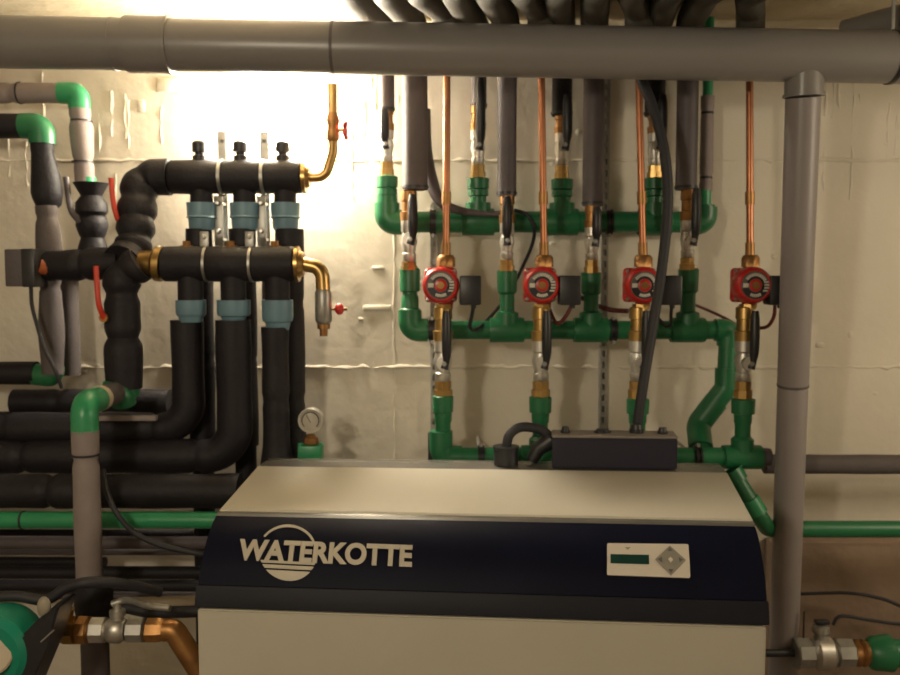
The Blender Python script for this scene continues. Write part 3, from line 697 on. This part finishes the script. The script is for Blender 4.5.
# front grey pipe with green elbow
d = 1.86; xv = A(87, 500, d).x; Zf = lambda q: A(87, q, d).z
t = thing('insulated_pipe', 'grey foam covered upright in front at left with a bright green elbow on top', 'pipe', V((xv, d, Zf(582))))
part('foam_sleeve', foam(B(), [V((xv, d, Zf(582))), V((xv, d, Zf(430)))], S(13.2, d), (.81,)), 'greypipe', t)
back = A(112, 394, 2.06)
part('elbow', sweep(B(), fil([V((xv, d, Zf(432))), V((xv, d, Zf(404))), V((xv, d, Zf(404))).lerp(back, .55)], .045, 10), S(13.4, d), 28), 'green2', t)
p_ = V((xv, d, Zf(404)))
part('pale_ring', sweep(B(), [p_.lerp(back, .42), p_.lerp(back, .56)], S(13.8, d), 24), 'cream', t)
part('rear_sleeve', sweep(B(), [p_.lerp(back, .54), back+V((0, .02, 0))], S(12.6, d), 24), 'greyfoam', t)
part('cable_tie', prof(B(), V((xv, d, Zf(453.5))), V((xv, d, Zf(455.5))), [(0, .027), (0, .0295), (1, .0295), (1, .027)], 24), 'black', t)
mono('green_joint', sweep(B(), fil([A(104, 393, 2.08), A(122, 392, 2.09), A(124, 404, 2.1)], .02), S(12, 2.09), 20), 'green', 'dark green elbow behind the pale ring, at the foot of the thick black pipe', 'pipe joint')
t = thing('insulated_valve', 'black foam wrapped valve at the foot of the front grey upright', 'valve', V((xv+.01, d, .0)))
part('foam_jacket', sweep(B(), [V((xv+.008, d, Zf(q))) for q in (581, 583, 592, 606, 615, 622)], [S(w, d) for w in (12, 17, 19, 19, 17, 14)], 24), 'foam', t)
part('lower_pipe', sweep(B(), [V((xv+.008, d, Zf(620))), V((xv+.008, d, 0))], S(14, d), 24), 'riser', t)

# long green pipe
gpl = thing('green_pipe', 'long horizontal green pipe running from the left edge to the side of the heat pump', 'pipe', A(100, 529, 1.98))
part('pipe_run', sweep(B(), [V((X0+.003, 1.98, A(100, 520, 1.98).z)), V((-.483, 1.98, A(100, 520, 1.98).z))], S(8.6, 1.98), 24), 'green2', gpl)
for px in (23,):
    part('cable_tie', prof(B(), A(22, 520, 1.98), A(24, 520, 1.98), [(0, .0185), (0, .0212), (1, .0212), (1, .0185)], 20), 'black', gpl)
# small pipes under it
for i, (yy, rp, d, x1_, m, lab) in enumerate((
    (541, 6.5, 2.12, 330, 'riser', 'first thin dark pipe below the long green pipe'),
    (550, 3.6, 2.2, 330, 'greyfoam', 'thin brown pipe second below the long green pipe'),
    (571, 6.5, 2.12, 330, 'foam', 'dark foam pipe below the pale gap at lower left'),
    (532, 4.2, 2.24, 330, 'foam', 'narrow black pipe half hidden right under the long green pipe'),
    (560, 5.0, 2.25, 106, 'foam', 'black pipe ending behind the front grey upright, left of the pale gap'),
    (594, 4.0, 2.24, 330, 'riser', 'thin dark pipe just above the black hose at lower left'),
    (584, 6.0, 2.16, 330, 'foam', 'dark foam pipe second from the bottom above the brass and nickel valve'))):
    mono('thin_pipe', sweep(B(), [V((X0+.003, d, A(100, yy, d).z)), A(x1_, yy+2, d)], S(rp, d), 16), m, lab, 'pipe', 'thin pipes below the long green pipe')
mono('thin_pipe', sweep(B(), [A(112, 603, 2.0), V((-.484, 2.0, A(200, 599, 2.0).z))], S(5.2, 2.0), 16), 'cream', 'pale thin pipe running right behind the nickel valve toward the heat pump', 'pipe')
mono('hose', sweep(B(), smooth([A(102, 602, 1.88), A(125, 607, 1.89), A(150, 612, 1.9), A(180, 612, 1.9), V((-.488, 1.9, A(215, 610, 1.9).z))], 6), S(6, 1.9), 16), 'cable', 'black hose running right above the orange brown elbow', 'hose')
cable('power_cable', [(103, 470, 1.96), (108, 495, 1.92), (118, 515, 1.9), (135, 533, 1.9), (160, 545, 1.9), (190, 552, 1.9), (222, 557, 1.88)], 2.6, 'cable', 'black cable sagging across the long green pipe toward the heat pump')

# front left: valve train and small green pump
d = 1.72
zf = A(120, 630, d).z; Xf = lambda q: A(q, 630, d).x; P = lambda q: V((Xf(q), d, zf))
t = thing('valve_train', 'row of brass and nickel fittings at lower left joining the teal pump to an elbow', 'valve', P(125)-UP*.03)
part('brass_nut', prof(B(), P(62), P(78), [(0, S(12, d)), (.3, S(15, d)), (.9, S(15, d)), (1, S(12, d))], 8), 'brass', t)
part('copper_nut', prof(B(), P(78), P(91), [(0, S(13, d)), (.1, S(15, d)), (.8, S(14.5, d)), (1, S(11, d))], 8), 'agedbrass', t)
part('union', prof(B(), P(91), P(107), [(0, S(12, d)), (.1, S(13.5, d)), (.9, S(13.5, d)), (1, S(11, d))], 8), 'chrome', t)
part('valve_body', prof(B(), P(107), P(126), [(0, S(10, d)), (.2, S(13, d)), (.7, S(13.5, d)), (.9, S(11, d)), (1, S(10, d))], 18), 'chrome', t)
part('union', prof(B(), P(127), P(146), [(0, S(10, d)), (.1, S(13, d)), (.9, S(13, d)), (1, S(10, d))], 8), 'steel', t)
part('lever_stem', prof(B(), P(118), P(118)+UP*S(28, d), [(0, S(7, d)), (.5, S(6, d)), (.55, S(8, d)), (.75, S(8, d)), (.78, S(4, d)), (1, S(4, d))], 14), 'chrome', t)
part('lever', sweep(B(), smooth([A(112, 604, d), A(128, 600, d), A(150, 606, d-.05), (A(170, 608, d-.06))], 5), S(3.4, d), 10), 'steel', t)
part('elbow_nut', prof(B(), P(146), P(166), [(0, S(10, d)), (.1, S(13, d)), (.6, S(13, d)), (1, S(11, d))], 8), 'agedbrass', t)
part('elbow', sweep(B(), fil([P(164), P(174), A(198, 668, d), A(205, 690, d)], .03, 8), S(11.5, d), 20), 'agedbrass', t, label='orange brown elbow')
part('test_point', prof(B(), A(66, 619, d), A(68, 608, d), [(0, .01), (0, .013), (1, .013)], 10), 'brass', t)
d = 1.6
t = thing('circulation_pump', 'teal green pump with black body and pale disc, cut by the lower left edge', 'pump', A(5, 700, d))
c = A(-6, 650, d)
part('motor_head', prof(B(), c+V((0, .06, 0)), c+V((0, -.03, 0)), [(0, S(38, d)), (.5, S(42, d)), (.85, S(41, d)), (1, S(34, d))], 36), 'gpump', t)
part('name_disc', prof(B(), A(-8, 656, d-.03), A(-8, 656, d-.045), [(0, S(19, d)), (.8, S(19, d)), (1, S(17, d))], 28), 'cream', t)
bm = B()
p = [A(18, 640, d), A(44, 614, d), A(64, 602, d), A(52, 642, d), A(32, 690, d), A(14, 700, d)]
f1 = [bm.verts.new(q+V((0, -.02, 0))) for q in p]; f2 = [bm.verts.new(q+V((0, .06, 0))) for q in p]
bm.faces.new(f1); bm.faces.new(f2[::-1])
for i in range(6): bm.faces.new((f1[i], f1[(i+1) % 6], f2[(i+1) % 6], f2[i]))
bmesh.ops.bevel(bm, geom=bm.edges[:], offset=.004, segments=2, affect='EDGES')
part('terminal_box', bm, 'black', t)
part('clip', sweep(B(), [A(41, 642, d-.025), A(54, 630, d-.025)], S(1, d), 8), 'steel', t)
mono('cable_clip', ball(B(), A(44, 607, 1.6), S(7, 1.6), (1, .7, 1.6), 16), 'tag', 'pale oval plug on the black hose above the teal pump', 'plug')
mono('hose', sweep(B(), smooth([A(-60, 604, 1.66), A(10, 596, 1.66), A(45, 600, 1.66), A(66, 588, 1.66), A(90, 582, 1.66), A(125, 584, 1.7), A(160, 592, 1.75)], 8), S(5.5, 1.66), 16), 'cable', 'black hose arching over the teal pump at lower left', 'hose')

# pressure gauge
d = 2.125
t = thing('pressure_gauge', 'round glass fronted pressure gauge behind the left end of the heat pump', 'gauge', A(310, 466, d))
c = A(311, 420, d); r = S(12.6, d)
part('case', prof(B(), c+V((0, .02, 0)), c+V((0, -.012, 0)), [(0, r*.8), (.1, r*.97), (.9, r), (1, r*.96), (1, r*.9), (.9, r*.88), (.9, .001)], 32), 'chrome', t)
part('dial', prof(B(), c+V((0, -.006, 0)), c+V((0, -.0085, 0)), [(0, r*.87), (1, r*.87)], 32), 'gaugeface', t)
bm = B(); annulus(bm, c+FW*.0088, r*.62, r*.7, -.8, pi+.8, .0004, 30)
box(bm, c+V((-.004, -.0092, .004)), (.0016, .0008, .020), Matrix.Rotation(-.5, 4, 'Y')); part('needle', bm, 'black', t)
ob = B(); ball(ob, c+V((0, -.009, 0)), r*.9, (1, .25, 1), 24); part('lens', ob, 'glass', t)
part('stem', prof(B(), A(311, 434, d), A(311, 444, d), [(0, .009), (.3, .013), (.35, .017), (.9, .020), (1, .018)], 8), 'agedbrass', t)
bm = B(); box(bm, A(311, 453, d), (S(24, d), .05, S(18, d)), bev=.004)
for s in (-1, 1): ball(bm, A(311+s*10, 444, d)+V((0, -.015, 0)), .006, (1, 1, 1), 10)
part('fitting', bm, 'green2', t)
part('pipe_below', sweep(B(), [A(311, 461, d), V((A(311, 461, d).x, d, 0))], S(9, d), 20), 'green', t)

# ------------------------------------------------------------------ right side
mono('insulated_pipe', foam(B(), [A(764, 464, 2.2), V((X1-.003, 2.2, A(900, 466, 2.2).z))], S(9.8, 2.2), (.3,)), 'greyfoam', 'brown grey pipe running right from the lowest manifold past the standpipe', 'pipe')
t = thing('green_pipe', 'green pipe slanting down behind the heat pump corner, then running right above the ledge', 'pipe', A(800, 540, 2.12))
zg = A(820, 529, 2.12).z
gp = [A(731, 470, 2.09), A(761, 519, 2.07), V((A(768, 529, 2.12).x, 2.12, zg)), V((X1-.003, 2.12, zg))]
part('pipe_run', sweep(B(), fil(gp, .03, 8), S(8.4, 2.12), 22), 'green', t)
part('socket', sweep(B(), [gp[0].lerp(gp[1], .0), gp[0].lerp(gp[1], .22)], S(11, 2.1), 22), 'green', t)
part('socket', sweep(B(), [gp[0].lerp(gp[1], .6), gp[0].lerp(gp[1], .9)], S(10.4, 2.1), 22), 'green2', t)
cable('power_cable', [(780, 594, 2.3), (797, 594, 2.3), (825, 593, 2.28), (850, 593, 2.26), (875, 597, 2.25), (900, 606, 2.24), (960, 640, 2.3), (980, 650, 2.346)], 1.8, 'cable', 'upper thin black cable on the brown wall at lower right')
cable('power_cable', [(833, 625, 2.2), (837, 618, 2.2), (845, 616, 2.2), (870, 620, 2.2), (900, 624, 2.2), (960, 628, 2.3), (980, 628, 2.346)], 1.8, 'cable', 'lower thin black cable leading right above the nickel valve')
d = 2.1; zr = A(830, 653, d).z; Xr = lambda q: A(q, 653, d).x; P = lambda q: V((Xr(q), d, zr))
t = thing('ball_valve', 'dull nickel valve lying sideways at lower right beside a green pipe', 'valve', P(825)-UP*.04)
part('union', prof(B(), P(794), P(812), [(0, S(15, d)), (.1, S(17, d)), (.1, S(16, d)), (.9, S(16, d)), (1, S(13, d))], 8), 'steel', t)
part('valve_body', prof(B(), P(812), P(834), [(0, S(12, d)), (.2, S(17, d)), (.8, S(17, d)), (1, S(12, d))], 20), 'chrome', t)
part('union', prof(B(), P(834), P(853), [(0, S(12, d)), (.1, S(15, d)), (.9, S(15, d)), (1, S(12, d))], 8), 'steel', t)
part('brass_ring', prof(B(), P(853), P(867), [(0, S(12, d)), (.3, S(14, d)), (.5, S(11, d)), (.7, S(14, d)), (1, S(12, d))], 18), 'agedbrass', t)
part('stem', prof(B(), P(820), P(820)+UP*S(30, d), [(0, S(8, d)), (.75, S(6, d)), (.76, S(9, d)), (.95, S(8, d)), (1, S(6, d))], 14), 'steel', t)
part('handle', box(B(), P(821)+UP*S(33, d), (S(14, d), .02, S(4, d)), bev=.003), 'black', t)
part('inlet', sweep(B(), [P(765), P(795)], S(4, d), 12), 'black', t)
part('thin_rod', sweep(B(), [P(803)+UP*S(16, d), P(803)+UP*S(44, d)], S(1, d), 8), 'black', t)
t = thing('green_pipe', 'green pipe with thick socket leaving the frame at the lower right', 'pipe', P(880)-UP*.04)
part('socket', prof(B(), P(867), P(892), [(0, S(12, d)), (.2, S(17, d)), (.9, S(19, d)), (1, S(15, d))], 24), 'green', t)
part('pipe_run', sweep(B(), [P(890), P(1050)], S(14, d), 24), 'green', t)

# ------------------------------------------------------------------ heat pump cabinet
HX, HY, YAW, ROLL, W = .04, 1.561, -.107, .010, 1.05
cy_, sy_ = cos(YAW), sin(YAW)
def Lc(lx, ly, h): return V((HX+lx*cy_-ly*sy_, HY+lx*sy_+ly*cy_, h+ROLL*lx*(1 if h > .2 else 0)))
DEP = .46
hp = thing('heat_pump', 'wide cream heat pump cabinet with a dark sloping fascia in the foreground', 'heat pump', Lc(0, .25, 0))
def extr(profile, w0, w1, bev=0.):
    """profile [(ly,h)] extruded between lx=w0 and w1"""
    bm = B(); a = [bm.verts.new(Lc(w0, y, h)) for y, h in profile]; b = [bm.verts.new(Lc(w1, y, h)) for y, h in profile]
    n = len(profile); bm.faces.new(a[::-1]); bm.faces.new(b)
    for i in range(n): bm.faces.new((a[i], a[(i+1) % n], b[(i+1) % n], b[i]))
    if bev: bmesh.ops.bevel(bm, geom=bm.edges[:], offset=bev, segments=2, affect='EDGES')
    return bm
hw = W/2
PR = [(0.0, .930), (.003, .945), (.010, .9665), (.013, .969), (.026, .995), (.045, 1.025), (.066, 1.048), (.090, 1.066), (.112, 1.0765)]
part('front_panel', extr([(.001, .04), (.001, .926), (.03, .926), (.03, .04)], -hw+.003, hw-.003, .003), 'cab', hp)
for s in (-1, 1):
    w0, w1 = (-hw, -hw+.02) if s < 0 else (hw-.02, hw)
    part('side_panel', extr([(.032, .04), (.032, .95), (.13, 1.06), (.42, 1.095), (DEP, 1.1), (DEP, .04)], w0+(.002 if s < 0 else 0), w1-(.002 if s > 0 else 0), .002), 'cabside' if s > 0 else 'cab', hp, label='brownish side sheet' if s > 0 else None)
part('rear_panel', extr([(DEP-.015, .04), (DEP-.015, 1.10), (DEP, 1.10), (DEP, .04)], -hw+.021, hw-.021), 'cab', hp)
fas = part('fascia', extr(PR[3:]+[(.112, 1.03), (.03, .97)], -hw, hw, .0015), 'band', hp)
part('fascia_lip', extr(PR[:3]+[(.011, .9685), (.03, .9685), (.03, .930)], -hw-.002, hw+.002, .0012), 'bandlow', hp)
part('edge_trim', extr([(.1125, 1.0745), (.114, 1.080), (.124, 1.0825), (.128, 1.078), (.124, 1.07)], -hw, hw, .001), 'trim', hp)
part('lid', extr([(.129, 1.06), (.129, 1.0785), (.133, 1.0835), (.372, 1.120), (.376, 1.118), (.376, 1.10)], -hw, hw, .0015), 'cab', hp)
part('rear_strip', extr([(.378, 1.08), (.378, 1.116), (.40, 1.1195), (DEP, 1.121), (DEP, 1.08)], -hw, hw, .0015), 'trim', hp)
for a in (-1, 1):
    for b in (0, 1):
        p = Lc(a*(hw-.06), .06+b*.36, 0); part('foot', prof(B(), V((p.x, p.y, 0)), V((p.x, p.y, .042)), [(0, .03), (.5, .03), (.5, .012), (1, .012)], 16), 'black', hp)

# map writing onto the sloping fascia: (lx, s) where s is the distance along the profile
FP = PR[3:]; cum = [0]
for i in range(1, len(FP)): cum.append(cum[-1]+math.dist(FP[i], FP[i-1]))
def fasc(lx, s, lift=0.):
    i = 0
    while i < len(cum)-2 and s > cum[i+1]: i += 1
    f_ = (s-cum[i])/(cum[i+1]-cum[i]); (y0, h0), (y1, h1) = FP[i], FP[i+1]
    ny, nh = -(h1-h0), (y1-y0); l = math.hypot(ny, nh)
    return Lc(lx, y0+(y1-y0)*f_+ny/l*lift, h0+(h1-h0)*f_+nh/l*lift)
def solve(px, py):
    lx, s = (px-480)*.0019, .06
    for _ in range(60):
        e = .0005; q = proj(fasc(lx, s)); qx = proj(fasc(lx+e, s)); qs = proj(fasc(lx, s+e))
        a, b_, c_, d_ = (qx[0]-q[0])/e, (qs[0]-q[0])/e, (qx[1]-q[1])/e, (qs[1]-q[1])/e
        rx, ry = px-q[0], py-q[1]; D = a*d_-b_*c_
        lx += .7*(rx*d_-ry*b_)/D; s = min(max(s+.7*(a*ry-c_*rx)/D, .001), cum[-1]-.001)
    return lx, s
def wrap(bm, lx0, s0, ux, us):
    for v in bm.verts:
        x, y, z = v.co; v.co = fasc(lx0+x*ux[0]+y*us[0], s0+x*ux[1]+y*us[1], z)
    return bm
bl, br, tr = solve(237, 560.5), solve(412, 567.5), solve(413, 545.5)
cu = bpy.data.curves.new('lettering', 'FONT'); cu.body = 'WATERKOTTE'; cu.size = 1; cu.offset = .04; cu.extrude = .0; cu.resolution_u = 6; cu.space_character = 1.0
fo = bpy.data.objects.new('lettering_tmp', cu); C.objects.link(fo); bpy.context.view_layer.update()
me = bpy.data.meshes.new_from_object(fo.evaluated_get(bpy.context.evaluated_depsgraph_get()))
bpy.data.objects.remove(fo); bpy.data.curves.remove(cu)
bm = B(); bm.from_mesh(me); bpy.data.meshes.remove(me)
xs = [v.co.x for v in bm.verts]; ys = [v.co.y for v in bm.verts]; mnx, mxx, mny, mxy = min(xs), max(xs), min(ys), max(ys)
for v in bm.verts: v.co.x = (v.co.x-mnx)/(mxx-mnx); v.co.y = (v.co.y-mny)/(mxy-mny); v.co.z = .0012
g = bmesh.ops.extrude_face_region(bm, geom=bm.faces[:])
for v in [e for e in g['geom'] if isinstance(e, bmesh.types.BMVert)]: v.co.z = .0030
wrap(bm, bl[0], bl[1], (br[0]-bl[0], br[1]-bl[1]), (tr[0]-br[0], tr[1]-br[1]))
part('brand_lettering', bm, 'letter', fas, label='WATERKOTTE in cream capitals')
# emblem behind the letters: open ring above, stripes and bowl below
c0 = solve(288, 552); cr = solve(317, 553.4); cb = solve(288.5, 581)
ex = (cr[0]-c0[0], cr[1]-c0[1]); ey = (c0[0]-cb[0], c0[1]-cb[1])
def slab(bm, poly, z0=.0006, z1=.0020):
    a = [bm.verts.new((x, y, z0)) for x, y in poly]; b = [bm.verts.new((x, y, z1)) for x, y in poly]
    n = len(poly)
    bm.faces.new(b); bm.faces.new(a[::-1])
    for i in range(n): bm.faces.new((a[i], a[(i+1) % n], b[(i+1) % n], b[i]))
bm = B()
def arc(r, a0, a1, n): return [(r*cos(a0+(a1-a0)*k/n), r*sin(a0+(a1-a0)*k/n)) for k in range(n+1)]
a0, a1 = radians(8), radians(150)
for k in range(36):
    aa = a0+(a1-a0)*k/36; ab = a0+(a1-a0)*(k+1)/36
    ta = .06+.04*sin(pi*k/36); tb_ = .06+.04*sin(pi*(k+1)/36)
    slab(bm, [(cos(aa), sin(aa)), (cos(ab), sin(ab)), ((1-tb_)*cos(ab), (1-tb_)*sin(ab)), ((1-ta)*cos(aa), (1-ta)*sin(aa))])
def chord(y0, y1, n=8):
    x = lambda y: math.sqrt(max(0, 1-y*y))
    R_ = [(x(y0+(y1-y0)*k/n), y0+(y1-y0)*k/n) for k in range(n+1)]
    slab(bm, R_+[(-a, b) for a, b in R_[::-1]])
chord(-.33, -.42); chord(-.475, -.60); chord(-.66, -.995, 12)
for v in bm.verts: v.co = fasc(c0[0]+v.co.x*ex[0]+v.co.y*ey[0]*(1.09 if v.co.y > 0 else 1), c0[1]+v.co.x*ex[1]+v.co.y*ey[1]*(1.09 if v.co.y > 0 else 1), v.co.z)
part('emblem', bm, 'letter', fas, label='ring emblem behind the lettering')
# control panel
tl, tr_, bl_, br_ = solve(607, 544.5), solve(688, 545.5), solve(607, 575.5), solve(690, 578.5)
def bil(u, v): return [tl[i]*(1-u)*(1-v)+tr_[i]*u*(1-v)+bl_[i]*(1-u)*v+br_[i]*u*v for i in (0, 1)]
def panel_poly(poly, z0, z1, sub=6):
    bm = B(); P = []
    for i in range(len(poly)):
        a, b = poly[i], poly[(i+1) % len(poly)]
        for k in range(sub): P.append((a[0]+(b[0]-a[0])*k/sub, a[1]+(b[1]-a[1])*k/sub))
    lo = [bm.verts.new(fasc(*bil(*p), z0)) for p in P]; hi = [bm.verts.new(fasc(*bil(*p), z1)) for p in P]; n = len(P)
    bm.faces.new(hi); bm.faces.new(lo[::-1])
    for i in range(n): bm.faces.new((lo[i], lo[(i+1) % n], hi[(i+1) % n], hi[i]))
    return bm
rc = lambda x0, y0, x1, y1, k=.0: [(x0+k, y0), (x1-k, y0), (x1, y0+k*2.6), (x1, y1-k*2.6), (x1-k, y1), (x0+k, y1), (x0, y1-k*2.6), (x0, y0+k*2.6)] if k else [(x0, y0), (x1, y0), (x1, y1), (x0, y1)]
# the fascia is curved, so the plate carries extra body behind it
cp = part('control_panel', panel_poly(rc(0, 0, 1, 1, .012), -.003, .0045), 'panel', hp)
part('display', panel_poly(rc(.04, .36, .51, .64), .0035, .0051), 'lcd', cp)
part('panel_print', panel_poly([(.22, .12), (.29, .12), (.255, .2)], .0035, .0049, 2), 'btn', cp)
part('button_pad', panel_poly([(.77, .06), (.955, .50), (.77, .95), (.585, .50)], .0035, .0060, 6), 'btn', cp)
def tri(cx, cyy, dx, dy): return [(cx+dx*.035, cyy+dy*.09), (cx-dy*.03-dx*.01, cyy+dx*.08-dy*.03), (cx+dy*.03-dx*.01, cyy-dx*.08-dy*.03)]
for cx, cyy, dx, dy in ((.77, .2, 0, -1), (.77, .8, 0, 1), (.885, .5, 1, 0), (.655, .5, -1, 0)):
    part('arrow_button', panel_poly(tri(cx, cyy, dx, dy), .0045, .0070, 2), 'plate', cp)
part('centre_button', panel_poly([(.77, .42), (.80, .5), (.77, .58), (.74, .5)], .0045, .0070, 2), 'panel', cp)

# junction box on the back of the cabinet
def on_lid(px, py, ly):                          # cabinet x under an image column, on the rear strip
    lx = (px-450)*.0022
    for _ in range(40):
        q = proj(Lc(lx, ly, 1.12)); lx += (px-q[0])*.0018
    return lx
xa, xb = on_lid(552, 460, .385), on_lid(677, 460, .385)
jb0 = 1.122
jb = thing('junction_box', 'long dark junction box standing on the back of the heat pump', 'junction box', Lc((xa+xb)/2, .43, jb0))
part('enclosure', extr([(.384, jb0), (.384, jb0+.068), (.455, jb0+.068), (.455, jb0)], xa, xb, .002), 'gearbox', jb)
part('lid', extr([(.382, jb0+.0685), (.382, jb0+.0735), (.457, jb0+.0735), (.457, jb0+.0685)], xa-.001, xb+.001, .0015), 'geartop', jb, label='paler grey brown lid')
def gland(px, ly, r, h, m='black'):
    lx = on_lid(px, 436, ly); p = Lc(lx, ly, jb0+.073)
    part('cable_gland', prof(B(), p, p+UP*h, [(0, r*1.2), (.45, r*1.2), (.45, r), (1, r*.85)], 12), m, jb)
gland(636, .43, .014, .02); gland(662, .42, .010, .014); gland(565, .42, .009, .014); gland(602, .43, .016, .008)
# black hose connection left of it
t = thing('hose', 'thick black hose looping from a round socket into the junction box side', 'hose', Lc(on_lid(506, 465, .42), .42, 1.12))
p = Lc(on_lid(506, 465, .42), .42, 1.1215)
part('socket', prof(B(), p, p+UP*.042, [(0, .028), (.85, .028), (.88, .030), (1, .030), (1, .02)], 22), 'black', t)
q = Lc(xa-.001, .44, jb0+.045); 
part('tube', sweep(B(), smooth([p+UP*.035, p+V((.008, 0, .068)), p+V((.035, .002, .085)), (p+UP*.085).lerp(q+UP*.03, .75), q+V((.0, 0, .012))], 6), .011, 16), 'cable', t)
bm = B(); sweep(bm, [q+V((-.045, .0, -.04)), q+V((-.03, 0, -.012)), q+V((0, 0, .008))], [.014, .018, .021], 16); part('boot', bm, 'black', t)

# small items along the manifold
t = thing('rail_end', 'black end bracket left of the lowest green manifold elbow', 'bracket', A(431, 462, 2.2))
part('plate', box(B(), A(430.5, 447, 2.2), (S(5, 2.2), .02, S(30, 2.2)), bev=.002), 'black', t)
part('bolt', sweep(B(), [A(430.5, 447, 2.21), A(430.5, 447, 2.4)], .005, 8), 'steel', t)

# ------------------------------------------------------------------ wall lamp
c = A(286, 118, WY)
t = thing('wall_lamp', 'lit oval bulkhead lamp glaring on the wall above the black distributors', 'lamp', c-UP*.06)
def oval(bm, c, y0, y1, rx, rz, dome=False, n=36):
    lev = [(0, 1.), (.25, .99), (.5, .93), (.75, .75), (.92, .45), (1, .02)] if dome else [(0, 1), (1, 1)]
    rings = []
    for f_, k in lev: rings.append([bm.verts.new((c.x+rx*k*cos(2*pi*i/n), y0+(y1-y0)*f_, c.z+rz*k*sin(2*pi*i/n))) for i in range(n)])
    for a_, b_ in zip(rings, rings[1:]):
        for i in range(n): bm.faces.new((a_[i], a_[(i+1) % n], b_[(i+1) % n], b_[i]))
    bm.faces.new(rings[0]); bm.faces.new(rings[-1][::-1]); return bm
part('base', oval(B(), c, WY, WY-.02, .09, .055), 'cream', t)
part('glass_dome', oval(B(), c, WY-.0201, WY-.09, .125, .08, True), 'lamp', t)

# ------------------------------------------------------------------ light of the room, camera
def light(kind, loc, e, colr, size=.1, rot=None, name='room_bulb'):
    l = bpy.data.lights.new(name, kind); l.energy = e; l.color = colr
    if kind == 'POINT': l.shadow_soft_size = size
    if kind == 'AREA': l.shape = 'DISK'; l.size = size
    o = bpy.data.objects.new(name, l); C.objects.link(o); o.location = loc
    if rot: o.rotation_euler = rot
    return o
light('POINT', (-.75, -.25, 1.86), 29, (1, .875, .66), .08)
light('POINT', (1.95, 1.15, 1.75), 16, (1, .875, .66), .16, name='right_bulb')
w = bpy.data.worlds.new('World'); SC.world = w; w.use_nodes = True
w.node_tree.nodes['Background'].inputs['Color'].default_value = (.9, .75, .6, 1)
w.node_tree.nodes['Background'].inputs['Strength'].default_value = .0
cam = bpy.data.cameras.new('camera'); co = bpy.data.objects.new('camera', cam); C.objects.link(co)
co.location = (0, 0, EYE); co.rotation_euler = (pi/2-TH, 0, 0)
cam.sensor_fit = 'HORIZONTAL'; cam.sensor_width = 36; cam.lens = F*36/900; cam.clip_start = .05
SC.camera = co
cam.dof.use_dof = True; cam.dof.focus_distance = 1.3; cam.dof.aperture_fstop = 6.0
SC.view_settings.view_transform = 'Standard'; SC.view_settings.look = 'None'
SC.view_settings.exposure = 0.75; SC.view_settings.gamma = 1; SC.view_settings.use_curve_mapping = False
